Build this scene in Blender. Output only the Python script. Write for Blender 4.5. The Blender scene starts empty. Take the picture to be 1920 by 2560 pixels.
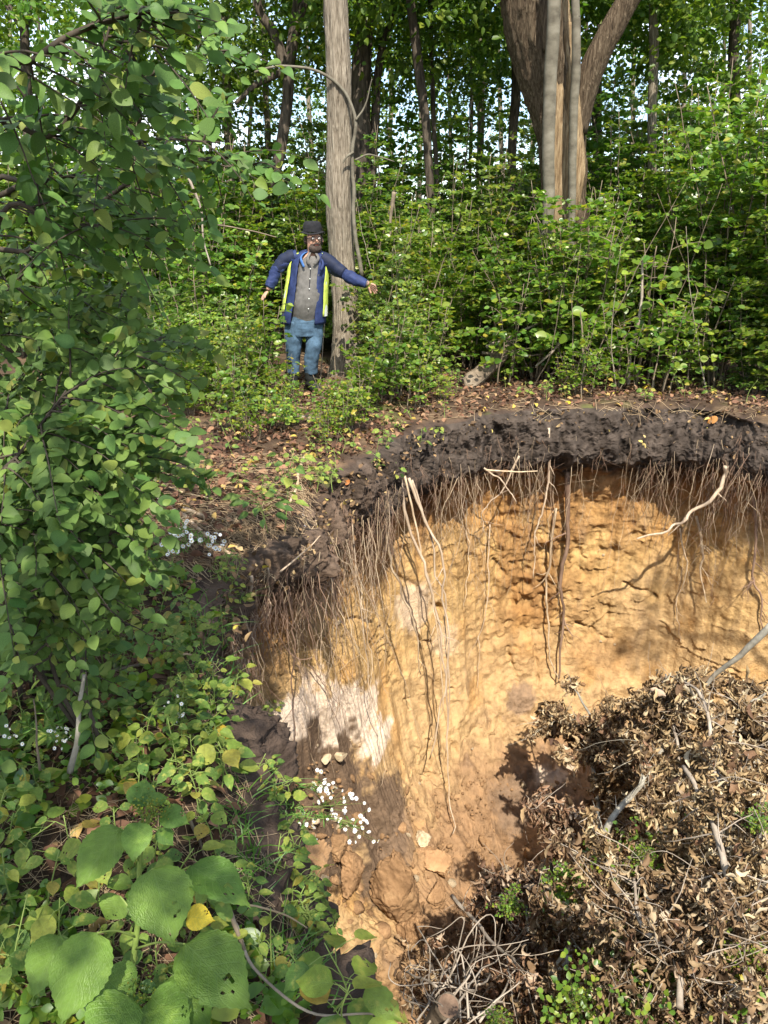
import bpy, math, random
import numpy as np
from mathutils import Vector, Matrix
from mathutils.bvhtree import BVHTree

rng = np.random.default_rng(7)
random.seed(7)
scene = bpy.context.scene
COL = scene.collection
R = math.radians

# ------------------------------------------------------------------ camera
PITCH = R(19.5)
FPX = 1923.0
CAM = np.array([0.0, 0.0, 1.6])
cam_data = bpy.data.cameras.new('camera')
cam_data.sensor_fit = 'VERTICAL'
cam_data.sensor_height = 24.0
cam_data.lens = 24.0 * FPX / 2560.0
cam_data.clip_start = 0.05
cam_data.clip_end = 600.0
camera = bpy.data.objects.new('camera', cam_data)
COL.objects.link(camera)
camera.location = CAM
camera.rotation_euler = (R(90) - PITCH, 0, 0)
scene.camera = camera

# ------------------------------------------------------------------ light
SUN_AZ, SUN_EL = R(8), R(52)          # azimuth to the right of straight behind the camera
SUN = np.array([math.sin(SUN_AZ) * math.cos(SUN_EL), -math.cos(SUN_AZ) * math.cos(SUN_EL), math.sin(SUN_EL)])
sun_data = bpy.data.lights.new('sun', 'SUN')
sun_data.energy = 5.0
sun_data.angle = R(0.5)
sun_data.color = (1.0, 0.94, 0.84)
sun = bpy.data.objects.new('sun', sun_data)
COL.objects.link(sun)
sun.rotation_euler = Vector(-SUN).to_track_quat('-Z', 'Y').to_euler()

world = bpy.data.worlds.new('World')
scene.world = world
world.use_nodes = True
wn, wl = world.node_tree.nodes, world.node_tree.links
wn.clear()
w_out = wn.new('ShaderNodeOutputWorld')
w_bg = wn.new('ShaderNodeBackground')
w_sky = wn.new('ShaderNodeTexSky')
w_sky.sky_type = 'NISHITA'
w_sky.sun_disc = False
w_sky.sun_elevation = SUN_EL
w_sky.sun_rotation = math.pi - SUN_AZ
w_sky.air_density = 1.0
w_sky.dust_density = 0.6
w_tc = wn.new('ShaderNodeTexCoord')
w_map = wn.new('ShaderNodeMapping')
w_map.inputs['Scale'].default_value = (1.0, 1.0, 1.8)
w_noise = wn.new('ShaderNodeTexNoise')
w_noise.inputs['Scale'].default_value = 2.6
w_noise.inputs['Detail'].default_value = 7.0
w_noise.inputs['Roughness'].default_value = 0.58
w_ramp = wn.new('ShaderNodeValToRGB')
w_ramp.color_ramp.elements[0].position = 0.47
w_ramp.color_ramp.elements[1].position = 0.64
w_mix = wn.new('ShaderNodeMix')
w_mix.data_type = 'RGBA'
w_mix.inputs[7].default_value = (8.6, 8.8, 9.2, 1)      # sunlit cloud
wl.new(w_tc.outputs['Generated'], w_map.inputs['Vector'])
wl.new(w_map.outputs['Vector'], w_noise.inputs['Vector'])
wl.new(w_noise.outputs['Fac'], w_ramp.inputs['Fac'])
wl.new(w_ramp.outputs['Color'], w_mix.inputs[0])
wl.new(w_sky.outputs['Color'], w_mix.inputs[6])
wl.new(w_mix.outputs[2], w_bg.inputs['Color'])
w_bg.inputs['Strength'].default_value = 0.15
wl.new(w_bg.outputs['Background'], w_out.inputs['Surface'])

vs = scene.view_settings
vs.view_transform = 'Standard'
vs.look = 'None'
vs.exposure = 1.0
vs.gamma = 1.0
vs.use_curve_mapping = False
scene.cycles.max_bounces = 7
scene.cycles.diffuse_bounces = 4
scene.cycles.glossy_bounces = 2
scene.cycles.transmission_bounces = 4
scene.cycles.transparent_max_bounces = 4
scene.cycles.use_denoising = True
scene.cycles.sample_clamp_indirect = 6.0

# ------------------------------------------------------------------ geometry helpers
_f = np.array([0, math.cos(PITCH), -math.sin(PITCH)])
_u = np.array([0, math.sin(PITCH), math.cos(PITCH)])


def ray(x, y):
    return _f + np.array([(x - 960) / FPX, 0, 0]) - _u * (y - 1280) / FPX


def at(x, y, Y):                         # the point on the ray through a photo position, Y metres ahead
    d = ray(x, y)
    return CAM + d * (Y / d[1])


def on_z(x, y, z=0.0):
    d = ray(x, y)
    return CAM + d * ((z - CAM[2]) / d[2])


def vnoise(P, seed=0):                   # value noise in -1..1, P (n,3)
    P = np.asarray(P, float)
    i = np.floor(P).astype(np.int64)
    f = P - i
    f = f * f * f * (f * (f * 6 - 15) + 10)

    def h(ix, iy, iz):
        n = (ix * 374761393 + iy * 668265263 + iz * 2147483647 + seed * 974634777) & 0xFFFFFFFF
        n = ((n ^ (n >> 13)) * 1274126177) & 0xFFFFFFFF
        n = ((n ^ (n >> 16)) * 2246822519) & 0xFFFFFFFF
        return ((n ^ (n >> 15)) & 0xFFFFFF) / float(0x7FFFFF) - 1.0
    x, y, z = i[:, 0], i[:, 1], i[:, 2]
    fx, fy, fz = f[:, 0], f[:, 1], f[:, 2]

    def lx(yy, zz):
        a = h(x, yy, zz)
        return a + (h(x + 1, yy, zz) - a) * fx
    a = lx(y, z); a = a + (lx(y + 1, z) - a) * fy
    b = lx(y, z + 1); b = b + (lx(y + 1, z + 1) - b) * fy
    return a + (b - a) * fz


def fbm(P, scale=1.0, octaves=4, seed=0, gain=0.5, ridged=False):
    P = np.asarray(P, float) * scale
    out = np.zeros(len(P)); amp = 1.0; tot = 0.0
    for o in range(octaves):
        n = vnoise(P, seed + o * 17)
        if ridged:
            n = 1 - 2 * np.abs(n)
        out += n * amp; tot += amp
        amp *= gain; P = P * 2.03 + 11.7
    return out / tot


def smooth(a, b, x):
    t = np.clip((np.asarray(x, float) - a) / (b - a), 0, 1)
    return t * t * (3 - 2 * t)


def unit(v):
    v = np.asarray(v, float)
    return v / np.maximum(np.linalg.norm(v, axis=-1, keepdims=True), 1e-9)


class MB:                                # collects vertex and face arrays, links them as ONE mesh
    def __init__(self):
        self.v, self.f, self.n, self.c, self.uv = [], [], 0, [], []

    def add(self, V, F, col=None, uv=None):
        V = np.asarray(V, float).reshape(-1, 3)
        if not isinstance(F, (list, tuple)):
            F = [F]
        for fa in F:
            fa = np.asarray(fa, np.int64)
            if fa.size:
                self.f.append(fa + self.n)
        self.v.append(V)
        if col is not None:
            c = np.asarray(col, float)
            if c.ndim == 1:
                c = np.tile(c, (len(V), 1))
            self.c.append(c)
        if uv is not None:
            self.uv.append(np.asarray(uv, float))
        self.n += len(V)
        return self

    def mesh(self, name, mat, smooth_shade=True):
        me = bpy.data.meshes.new(name)
        V = np.concatenate(self.v)
        me.vertices.add(len(V))
        me.vertices.foreach_set('co', V.astype(np.float32).ravel())
        lv = np.concatenate([f.ravel() for f in self.f])
        ks = np.concatenate([np.full(len(f), f.shape[1]) for f in self.f])
        ls = np.concatenate([[0], np.cumsum(ks)[:-1]])
        me.loops.add(len(lv))
        me.loops.foreach_set('vertex_index', lv.astype(np.int32))
        me.polygons.add(len(ks))
        me.polygons.foreach_set('loop_start', ls.astype(np.int32))
        me.polygons.foreach_set('use_smooth', np.full(len(ks), smooth_shade, dtype=bool))
        if self.c:
            a = me.color_attributes.new('tint', 'FLOAT_COLOR', 'POINT')
            c = np.concatenate(self.c)
            a.data.foreach_set('color', np.concatenate([c, np.ones((len(c), 1))], 1).astype(np.float32).ravel())
        if self.uv:
            u = me.uv_layers.new(name='leaf_uv')
            uv = np.concatenate(self.uv)
            u.data.foreach_set('uv', uv[lv].astype(np.float32).ravel())
        me.update(calc_edges=True)
        if mat is not None:
            me.materials.append(mat)
        return me

    def build(self, name, mat, parent=None, **kw):
        return link(name, self.mesh(name, mat, kw.pop('smooth_shade', True)), parent, **kw)


def link(name, data, parent=None, loc=None, label=None, cat=None, group=None, kind=None):
    o = bpy.data.objects.new(name, data)
    COL.objects.link(o)
    if parent is not None:
        o.parent = parent
    if loc is not None:
        o.location = [float(q) for q in loc]
    if label: o['label'] = label
    if cat: o['category'] = cat
    if group: o['group'] = group
    if kind: o['kind'] = kind
    return o


def thing(name, loc, label, cat, group=None, rz=0.0):
    o = link(name, None, None, loc, label, cat, group)
    o.empty_display_size = 0.1
    if rz:
        o.rotation_euler = (0, 0, rz)
    return o


def frames(P):                           # parallel-transported frames along a polyline
    P = np.asarray(P, float)
    T = np.gradient(P, axis=0)
    T = unit(T)
    ref = np.array([0, 0, 1.0]) if abs(T[0][2]) < 0.9 else np.array([0, -1.0, 0])
    n = unit(np.cross(ref, T[0]))
    N = [n]
    for i in range(1, len(P)):
        n = n - T[i] * np.dot(n, T[i])
        n = unit(n)
        N.append(n)
    N = np.array(N)
    return T, N, np.cross(T, N)


def tube(P, rad, n=6, cap=True):
    """vertices, faces of a tube; rad scalar, per-point, or per-point pairs"""
    P = np.asarray(P, float)
    m = len(P)
    rad = np.asarray(rad, float)
    if rad.ndim == 0:
        rad = np.full(m, float(rad))
    if rad.ndim == 1:
        rad = np.stack([rad, rad], 1)
    T, N, B = frames(P)
    a = np.arange(n) * 2 * math.pi / n
    V = P[:, None] + N[:, None] * (np.cos(a)[None, :, None] * rad[:, None, :1]) + B[:, None] * (np.sin(a)[None, :, None] * rad[:, None, 1:])
    i = np.arange(m - 1)[:, None] * n
    j = np.arange(n)[None]
    k = (j + 1) % n
    F = [np.stack([i + j, i + k, i + n + k, i + n + j], -1).reshape(-1, 4)]
    V = V.reshape(-1, 3)
    if cap:
        V = np.concatenate([V, P[:1], P[-1:]])
        j = np.arange(n); k = (j + 1) % n
        F.append(np.stack([np.full(n, m * n), k, j], 1))
        F.append(np.stack([np.full(n, m * n + 1), (m - 1) * n + j, (m - 1) * n + k], 1))
    return V, F


def spline(P, n):                        # Catmull-Rom through P, n samples
    P = np.asarray(P, float)
    if len(P) == 2:
        t = np.linspace(0, 1, n)[:, None]
        return P[0] + (P[1] - P[0]) * t
    Q = np.concatenate([[2 * P[0] - P[1]], P, [2 * P[-1] - P[-2]]])
    t = np.linspace(0, len(P) - 1 - 1e-9, n)
    i = t.astype(int); f = (t - i)[:, None]
    a, b, c, d = Q[i], Q[i + 1], Q[i + 2], Q[i + 3]
    return 0.5 * (2 * b + (c - a) * f + (2 * a - 5 * b + 4 * c - d) * f ** 2 + (3 * b - a - 3 * c + d) * f ** 3)


def wobble(P, amp, scale, seed):
    P = np.asarray(P, float)
    o = np.stack([fbm(P, scale, 2, seed + k) for k in range(3)], 1) * amp
    w = np.linspace(0, 1, len(P))[:, None]
    return P + (o - o[:1]) * np.minimum(1, w * 3)


# leaf templates: +Y from stalk to tip, X across, Z up; size 1 = length
def tpl_simple(w=0.55, fold=0.08, droop=0.06):
    V = np.array([[0, 0, 0], [w * .46, .28, fold], [w * .42, .66, fold * .6], [0, 1, -droop], [-w * .42, .66, fold * .6], [-w * .46, .28, fold]])
    return V, [np.array([[0, 1, 2, 3], [0, 3, 4, 5]])]


def tpl_leaf(w=0.75, fold=0.10, droop=0.10, tip=1.0, n=5, lobed=0.0):
    t = np.linspace(0, 1, n + 2)
    wid = w * 0.5 * np.sin(math.pi * t ** (0.85)) ** 0.72 * (1 - 0.15 * tip * t)
    wid[0] = wid[-1] = 0
    z = -droop * t ** 2
    mid = np.stack([0 * t, t, z], 1)
    L = np.stack([-wid, t - 0.03 * np.sin(math.pi * t) * 0, z + fold * wid / (w * .5) * .5], 1)
    Rr = np.stack([wid, t, z + fold * wid / (w * .5) * .5], 1)
    m = n + 2
    V = np.concatenate([mid, L[1:-1], Rr[1:-1]])
    q, tr = [], []
    li = lambda k: m + k - 1
    ri = lambda k: m + n + k - 1
    tr.append([0, 1, li(1)]); tr.append([0, ri(1), 1])
    for k in range(1, n):
        q.append([k, k + 1, li(k + 1), li(k)])
        q.append([k, ri(k), ri(k + 1), k + 1])
    tr.append([n, n + 1, li(n)]); tr.append([n, ri(n), n + 1])
    return V, [np.array(q), np.array(tr)]


def tpl_curl(w=0.4, turn=3.6, n=5, seed=0):   # a withered leaf, rolled up along its length and twisted
    r = np.random.default_rng(seed)
    t = np.linspace(0, 1, n)
    th = turn * t ** 1.3
    rad = 0.42
    cy = np.cumsum(np.concatenate([[0], np.cos(th[:-1])])) / n
    cz = -np.cumsum(np.concatenate([[0], np.sin(th[:-1])])) / n
    wid = w * 0.5 * np.sin(math.pi * np.clip(t * .9 + .06, 0, 1)) ** .7
    tw = r.uniform(-1.2, 1.2) * t + r.uniform(-.3, .3)
    c, s = np.cos(tw), np.sin(tw)
    mid = np.stack([0.12 * np.sin(3 * t + seed), cy, cz], 1)
    up = np.stack([0 * t, np.sin(th), np.cos(th)], 1)
    side = np.stack([c, 0 * t, 0 * t], 1) + up * s[:, None]
    L = mid - side * wid[:, None] + up * (wid * .7)[:, None]
    Rr = mid + side * wid[:, None] + up * (wid * .7)[:, None]
    V = np.concatenate([L, mid, Rr])
    q = []
    for k in range(n - 1):
        q.append([k, n + k, n + k + 1, k + 1]); q.append([n + k, 2 * n + k, 2 * n + k + 1, n + k + 1])
    return V, [np.array(q)]


def tpl_crumple(w=.42, seed=0, n=6, shut=1.3):     # a limp dead leaf: half shut along its midrib, buckled and twisted
    r = np.random.default_rng(seed)
    t = np.linspace(0, 1, n + 2)
    wid = w * .5 * np.sin(math.pi * np.clip(t * .94 + .03, 0, 1)) ** .8
    bend = np.cumsum(r.normal(size=n + 2) * .34) + .9 * t * r.choice([-1, 1])
    st = 1.0 / (n + 1)
    my = np.concatenate([[0], np.cumsum(np.cos(bend[:-1]) * st)])
    mz = np.concatenate([[0], np.cumsum(np.sin(bend[:-1]) * st)])
    mx = np.cumsum(r.normal(size=n + 2) * .025)
    tw = r.uniform(-2.0, 2.0) * t + r.uniform(-.4, .4)
    out = []
    for sg in (-1, 1):
        op = shut * r.uniform(.45, 1.1) + r.normal(size=n + 2) * .22
        ang = tw + sg * (math.pi / 2 - op) + (0 if sg > 0 else 0)
        dx, dz = np.cos(op) * sg, np.sin(op)
        X, Z = dx * np.cos(tw) - dz * np.sin(tw), dx * np.sin(tw) + dz * np.cos(tw)
        ww = wid * r.uniform(.75, 1.15, n + 2)
        out.append(np.stack([mx + X * ww, my - np.sin(bend) * Z * ww, mz + np.cos(bend) * Z * ww], 1))
    V = np.concatenate([np.stack([mx, my, mz], 1), out[0], out[1]])
    m = n + 2
    q = []
    for k in range(m - 1):
        q.append([k, k + 1, m + k + 1, m + k]); q.append([k, 2 * m + k, 2 * m + k + 1, k + 1])
    return V, [np.array(q)]


def scatter(mb, P, D, N, S, tpl):
    """instances of a leaf template baked into mb: at P, along D, facing N, size S"""
    TV, TF = tpl
    P = np.asarray(P, float); D = unit(D); N = np.asarray(N, float)
    N = unit(N - D * np.sum(N * D, 1, keepdims=True))
    X = np.cross(D, N)
    S = np.broadcast_to(np.asarray(S, float), (len(P),))
    V = P[:, None] + (TV[None, :, :1] * X[:, None] + TV[None, :, 1:2] * D[:, None] + TV[None, :, 2:] * N[:, None]) * S[:, None, None]
    off = np.arange(len(P))[:, None, None] * len(TV)
    F = [(f[None] + off).reshape(-1, f.shape[1]) for f in TF]
    mb.add(V.reshape(-1, 3), F)


def basis(P, D, N, S, wide=1.0):         # a matrix for one leaf object
    D = unit(D); N = np.asarray(N, float); N = unit(N - D * np.dot(N, D)); X = np.cross(D, N)
    M = Matrix.Identity(4)
    for r_ in range(3):
        M[r_][0] = X[r_] * S * wide; M[r_][1] = D[r_] * S; M[r_][2] = N[r_] * S; M[r_][3] = P[r_]
    return M


def rnd(n, k=3):
    return rng.normal(size=(n, k))
# ------------------------------------------------------------------ materials
def new_mat(name):
    m = bpy.data.materials.new(name)
    m.use_nodes = True
    t = m.node_tree
    t.nodes.clear()
    return m, t.nodes, t.links


def ramp_node(N, stops):
    r = N.new('ShaderNodeValToRGB')
    e = r.color_ramp.elements
    e[0].position, e[0].color = stops[0][0], (*stops[0][1], 1)
    e[1].position, e[1].color = stops[-1][0], (*stops[-1][1], 1)
    for p, c in stops[1:-1]:
        q = e.new(p); q.color = (*c, 1)
    return r


def leaf_mat(name, stops, trans=0.35, rough=0.45, tint=(1.15, 1.25, 0.55), bump=0.0, veins=False, spec=0.4, blotch=None, per_object=False):
    m, N, L = new_mat(name)
    out = N.new('ShaderNodeOutputMaterial')
    geo = N.new('ShaderNodeNewGeometry')
    oi = N.new('ShaderNodeObjectInfo')
    add = N.new('ShaderNodeMath'); add.operation = 'ADD'
    fr = N.new('ShaderNodeMath'); fr.operation = 'FRACT'
    if per_object:
        L.new(oi.outputs['Random'], add.inputs[0]); add.inputs[1].default_value = 0.0
    else:
        L.new(geo.outputs['Random Per Island'], add.inputs[0]); L.new(oi.outputs['Random'], add.inputs[1])
    L.new(add.outputs[0], fr.inputs[0])
    rp = ramp_node(N, stops)
    L.new(fr.outputs[0], rp.inputs['Fac'])
    tc = N.new('ShaderNodeTexCoord')
    no = N.new('ShaderNodeTexNoise')
    no.inputs['Scale'].default_value = 5.0 if veins else 30.0
    no.inputs['Detail'].default_value = 3.0
    L.new(tc.outputs['Object'], no.inputs['Vector'])
    hsv = N.new('ShaderNodeHueSaturation')
    mr = N.new('ShaderNodeMapRange')
    mr.inputs[1].default_value = 0.3; mr.inputs[2].default_value = 0.7
    mr.inputs[3].default_value = 0.78; mr.inputs[4].default_value = 1.22
    L.new(no.outputs['Fac'], mr.inputs[0]); L.new(mr.outputs[0], hsv.inputs['Value'])
    L.new(rp.outputs['Color'], hsv.inputs['Color'])
    if not per_object:                   # every plant has its own tone of green
        ov = N.new('ShaderNodeMapRange'); ov.inputs[3].default_value = 0.74; ov.inputs[4].default_value = 1.26
        vm_ = N.new('ShaderNodeMath'); vm_.operation = 'MULTIPLY'
        L.new(oi.outputs['Random'], ov.inputs[0]); L.new(ov.outputs[0], vm_.inputs[0]); L.new(mr.outputs[0], vm_.inputs[1])
        L.new(vm_.outputs[0], hsv.inputs['Value'])
        oh = N.new('ShaderNodeMapRange'); oh.inputs[3].default_value = 0.512; oh.inputs[4].default_value = 0.482
        w_n = N.new('ShaderNodeTexWhiteNoise'); w_n.noise_dimensions = '1D'
        L.new(oi.outputs['Random'], w_n.inputs['W']); L.new(w_n.outputs['Value'], oh.inputs[0]); L.new(oh.outputs[0], hsv.inputs['Hue'])
    col = hsv.outputs['Color']
    bs = N.new('ShaderNodeBsdfPrincipled')
    if blotch:
        n2 = N.new('ShaderNodeTexNoise'); n2.inputs['Scale'].default_value = 2.6; n2.inputs['Detail'].default_value = 4
        ad = N.new('ShaderNodeVectorMath'); ad.operation = 'ADD'
        L.new(tc.outputs['Object'], ad.inputs[0]); L.new(oi.outputs['Random'], ad.inputs[1])
        L.new(ad.outputs[0], n2.inputs['Vector'])
        r2 = ramp_node(N, [(0.56, (0, 0, 0)), (0.70, (1, 1, 1))])
        L.new(n2.outputs['Fac'], r2.inputs['Fac'])
        mx = N.new('ShaderNodeMix'); mx.data_type = 'RGBA'
        L.new(r2.outputs['Color'], mx.inputs[0]); L.new(col, mx.inputs[6]); mx.inputs[7].default_value = (*blotch, 1)
        col = mx.outputs[2]
    height = None
    if veins:
        uv = N.new('ShaderNodeUVMap'); uv.uv_map = 'leaf_uv'
        sx = N.new('ShaderNodeSeparateXYZ'); L.new(uv.outputs['UV'], sx.inputs[0])
        ab = N.new('ShaderNodeMath'); ab.operation = 'ABSOLUTE'; L.new(sx.outputs[0], ab.inputs[0])
        ml = N.new('ShaderNodeMath'); ml.operation = 'MULTIPLY_ADD'; ml.inputs[1].default_value = -0.32
        L.new(ab.outputs[0], ml.inputs[0]); L.new(sx.outputs[1], ml.inputs[2])
        sc = N.new('ShaderNodeMath'); sc.operation = 'MULTIPLY'; sc.inputs[1].default_value = 8.0; L.new(ml.outputs[0], sc.inputs[0])
        pp = N.new('ShaderNodeMath'); pp.operation = 'PINGPONG'; pp.inputs[1].default_value = 0.5; L.new(sc.outputs[0], pp.inputs[0])
        mi = N.new('ShaderNodeMath'); mi.operation = 'MULTIPLY'; mi.inputs[1].default_value = 2.6; L.new(ab.outputs[0], mi.inputs[0])
        mn = N.new('ShaderNodeMath'); mn.operation = 'MINIMUM'; L.new(pp.outputs[0], mn.inputs[0]); L.new(mi.outputs[0], mn.inputs[1])
        vr = ramp_node(N, [(0.02, (1, 1, 1)), (0.10, (0, 0, 0))]); L.new(mn.outputs[0], vr.inputs['Fac'])
        mx = N.new('ShaderNodeMix'); mx.data_type = 'RGBA'
        vm = N.new('ShaderNodeMath'); vm.operation = 'MULTIPLY'; vm.inputs[1].default_value = 0.32; L.new(vr.outputs['Color'], vm.inputs[0])
        L.new(vm.outputs[0], mx.inputs[0]); L.new(col, mx.inputs[6]); mx.inputs[7].default_value = (0.17, 0.26, 0.07, 1)
        col = mx.outputs[2]
        n3 = N.new('ShaderNodeTexVoronoi'); n3.inputs['Scale'].default_value = 26
        L.new(uv.outputs['UV'], n3.inputs['Vector'])
        h = N.new('ShaderNodeMath'); h.operation = 'MULTIPLY_ADD'; h.inputs[1].default_value = -0.5
        L.new(vr.outputs['Color'], h.inputs[0]); L.new(n3.outputs['Distance'], h.inputs[2])
        height = h.outputs[0]
    L.new(col, bs.inputs['Base Color'])
    bs.inputs['Roughness'].default_value = rough
    bs.inputs['Specular IOR Level'].default_value = spec
    if height is not None:
        bp = N.new('ShaderNodeBump'); bp.inputs['Strength'].default_value = 0.35; bp.inputs['Distance'].default_value = 0.02
        L.new(height, bp.inputs['Height']); L.new(bp.outputs['Normal'], bs.inputs['Normal'])
    tr = N.new('ShaderNodeBsdfTranslucent')
    tm = N.new('ShaderNodeMix'); tm.data_type = 'RGBA'; tm.blend_type = 'MULTIPLY'; tm.inputs[0].default_value = 1.0
    L.new(col, tm.inputs[6]); tm.inputs[7].default_value = (*tint, 1)
    L.new(tm.outputs[2], tr.inputs['Color'])
    ms = N.new('ShaderNodeMixShader'); ms.inputs[0].default_value = trans
    L.new(bs.outputs[0], ms.inputs[1]); L.new(tr.outputs[0], ms.inputs[2])
    L.new(ms.outputs[0], out.inputs['Surface'])
    return m


def plain_mat(name, stops, scale=8.0, stretch=(1, 1, 1), rough=0.85, bump=0.3, bdist=0.01, detail=5, spec=0.25, use_tint=False, second=None, bscale=None, dist=0.0, obj_var=0.0, coords='Object'):
    """noise-driven colour + bump; use_tint multiplies by the mesh's own pigment attribute"""
    m, N, L = new_mat(name)
    out = N.new('ShaderNodeOutputMaterial')
    bs = N.new('ShaderNodeBsdfPrincipled')
    tc = N.new('ShaderNodeTexCoord')
    mp = N.new('ShaderNodeMapping'); mp.inputs['Scale'].default_value = stretch
    L.new(tc.outputs[coords], mp.inputs['Vector'])
    no = N.new('ShaderNodeTexNoise'); no.inputs['Scale'].default_value = scale
    no.inputs['Detail'].default_value = detail; no.inputs['Roughness'].default_value = 0.62
    no.inputs['Distortion'].default_value = dist
    L.new(mp.outputs[0], no.inputs['Vector'])
    rp = ramp_node(N, stops)
    L.new(no.outputs['Fac'], rp.inputs['Fac'])
    col = rp.outputs['Color']
    if use_tint:
        at_ = N.new('ShaderNodeVertexColor'); at_.layer_name = 'tint'
        mx = N.new('ShaderNodeMix'); mx.data_type = 'RGBA'; mx.blend_type = 'MULTIPLY'; mx.inputs[0].default_value = 1
        L.new(at_.outputs['Color'], mx.inputs[6]); L.new(col, mx.inputs[7])
        col = mx.outputs[2]
    if second:                            # (scale, lo, hi, colour): blotches of a second pigment
        n2 = N.new('ShaderNodeTexNoise'); n2.inputs['Scale'].default_value = second[0]; n2.inputs['Detail'].default_value = 6
        L.new(tc.outputs[coords], n2.inputs['Vector'])
        r2 = ramp_node(N, [(second[1], (0, 0, 0)), (second[2], (1, 1, 1))]); L.new(n2.outputs['Fac'], r2.inputs['Fac'])
        mx = N.new('ShaderNodeMix'); mx.data_type = 'RGBA'
        L.new(r2.outputs['Color'], mx.inputs[0]); L.new(col, mx.inputs[6]); mx.inputs[7].default_value = (*second[3], 1)
        col = mx.outputs[2]
    if obj_var:
        oi = N.new('ShaderNodeObjectInfo')
        h = N.new('ShaderNodeHueSaturation')
        mr = N.new('ShaderNodeMapRange'); mr.inputs[3].default_value = 1 - obj_var; mr.inputs[4].default_value = 1 + obj_var
        L.new(oi.outputs['Random'], mr.inputs[0]); L.new(mr.outputs[0], h.inputs['Value']); L.new(col, h.inputs['Color'])
        col = h.outputs['Color']
    L.new(col, bs.inputs['Base Color'])
    bs.inputs['Roughness'].default_value = rough
    bs.inputs['Specular IOR Level'].default_value = spec
    if bump:
        nb = no
        if bscale:
            nb = N.new('ShaderNodeTexNoise'); nb.inputs['Scale'].default_value = bscale; nb.inputs['Detail'].default_value = 6
            nb.inputs['Roughness'].default_value = 0.7
            L.new(mp.outputs[0], nb.inputs['Vector'])
        bp = N.new('ShaderNodeBump'); bp.inputs['Strength'].default_value = bump; bp.inputs['Distance'].default_value = bdist
        L.new(nb.outputs['Fac'], bp.inputs['Height']); L.new(bp.outputs['Normal'], bs.inputs['Normal'])
    L.new(bs.outputs[0], out.inputs['Surface'])
    return m


M = {}
M['soil'] = plain_mat('pit_soil', [(0.28, (0.58, 0.55, 0.52)), (0.5, (1, 1, 1)), (0.72, (1.28, 1.25, 1.2))], scale=11, detail=10, rough=0.95, bump=0.85, bdist=0.03, spec=0.1, use_tint=True, bscale=34)
M['ground'] = plain_mat('forest_soil', [(0.3, (0.7, 0.66, 0.62)), (0.5, (1, 1, 1)), (0.7, (1.35, 1.25, 1.15))], scale=9, detail=9, rough=0.95, bump=0.8, bdist=0.03, spec=0.1, use_tint=True, bscale=30)
M['clod'] = plain_mat('clod_soil', [(0.3, (0.20, 0.115, 0.058)), (0.55, (0.32, 0.19, 0.095)), (0.75, (0.42, 0.27, 0.14))], scale=6, detail=8, rough=0.95, bump=0.7, bdist=0.02, spec=0.1, bscale=22, obj_var=0.22)
M['pale_rock'] = plain_mat('pale_rock', [(0.3, (0.34, 0.25, 0.14)), (0.55, (0.55, 0.43, 0.28)), (0.75, (0.66, 0.55, 0.40))], scale=9, detail=8, rough=0.9, bump=0.8, bdist=0.03, bscale=18)
M['root'] = plain_mat('root_bark', [(0.3, (0.22, 0.15, 0.09)), (0.55, (0.40, 0.30, 0.19)), (0.75, (0.52, 0.42, 0.29))], scale=16, stretch=(1, 1, .25), rough=0.8, bump=0.3, obj_var=0.25)
M['root_dark'] = plain_mat('dark_root_bark', [(0.3, (0.10, 0.06, 0.04)), (0.55, (0.19, 0.12, 0.08)), (0.75, (0.29, 0.2, 0.13))], scale=16, stretch=(1, 1, .25), rough=0.85, bump=0.3, obj_var=0.3)
M['root_pale'] = plain_mat('pale_root_bark', [(0.3, (0.26, 0.18, 0.115)), (0.55, (0.42, 0.32, 0.22)), (0.75, (0.54, 0.44, 0.32))], scale=16, stretch=(1, 1, .2), rough=0.75, bump=0.3)
M['bark'] = plain_mat('grey_brown_bark', [(0.32, (0.07, 0.055, 0.04)), (0.48, (0.20, 0.165, 0.12)), (0.7, (0.36, 0.31, 0.235))], scale=9, stretch=(7, 7, .7), rough=0.92, bump=1.0, bdist=0.03, detail=8, spec=0.12, dist=0.4)
M['bark_dark'] = plain_mat('dark_bark', [(0.3, (0.025, 0.02, 0.016)), (0.5, (0.075, 0.06, 0.045)), (0.75, (0.15, 0.12, 0.09))], scale=8, stretch=(3, 3, .5), rough=0.95, bump=0.9, bdist=0.03, detail=8, spec=0.1)
M['bark_old'] = plain_mat('old_furrowed_bark', [(0.3, (0.032, 0.023, 0.015)), (0.48, (0.095, 0.068, 0.043)), (0.72, (0.21, 0.16, 0.105))], scale=7, stretch=(6, 6, .8), rough=0.95, bump=1.0, bdist=0.05, detail=9, spec=0.1, dist=0.8)
M['bare_wood'] = plain_mat('bare_rotten_wood', [(0.3, (0.085, 0.05, 0.026)), (0.48, (0.24, 0.165, 0.09)), (0.75, (0.42, 0.32, 0.19))], scale=7, stretch=(7, 7, .5), rough=0.9, bump=0.9, bdist=0.04, detail=8, spec=0.1)
M['bark_smooth'] = plain_mat('smooth_grey_bark', [(0.3, (0.07, 0.06, 0.043)), (0.5, (0.135, 0.12, 0.088)), (0.75, (0.21, 0.19, 0.145))], scale=5, stretch=(1, 1, 1.6), rough=0.85, bump=0.4, bdist=0.01, detail=8, spec=0.15)
M['twig'] = plain_mat('twig_bark', [(0.3, (0.10, 0.075, 0.05)), (0.7, (0.24, 0.19, 0.13))], scale=12, rough=0.85, bump=0.2)
M['twig_dark'] = plain_mat('dark_twig_bark', [(0.3, (0.03, 0.024, 0.018)), (0.7, (0.09, 0.07, 0.05))], scale=12, rough=0.85, bump=0.2)
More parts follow.
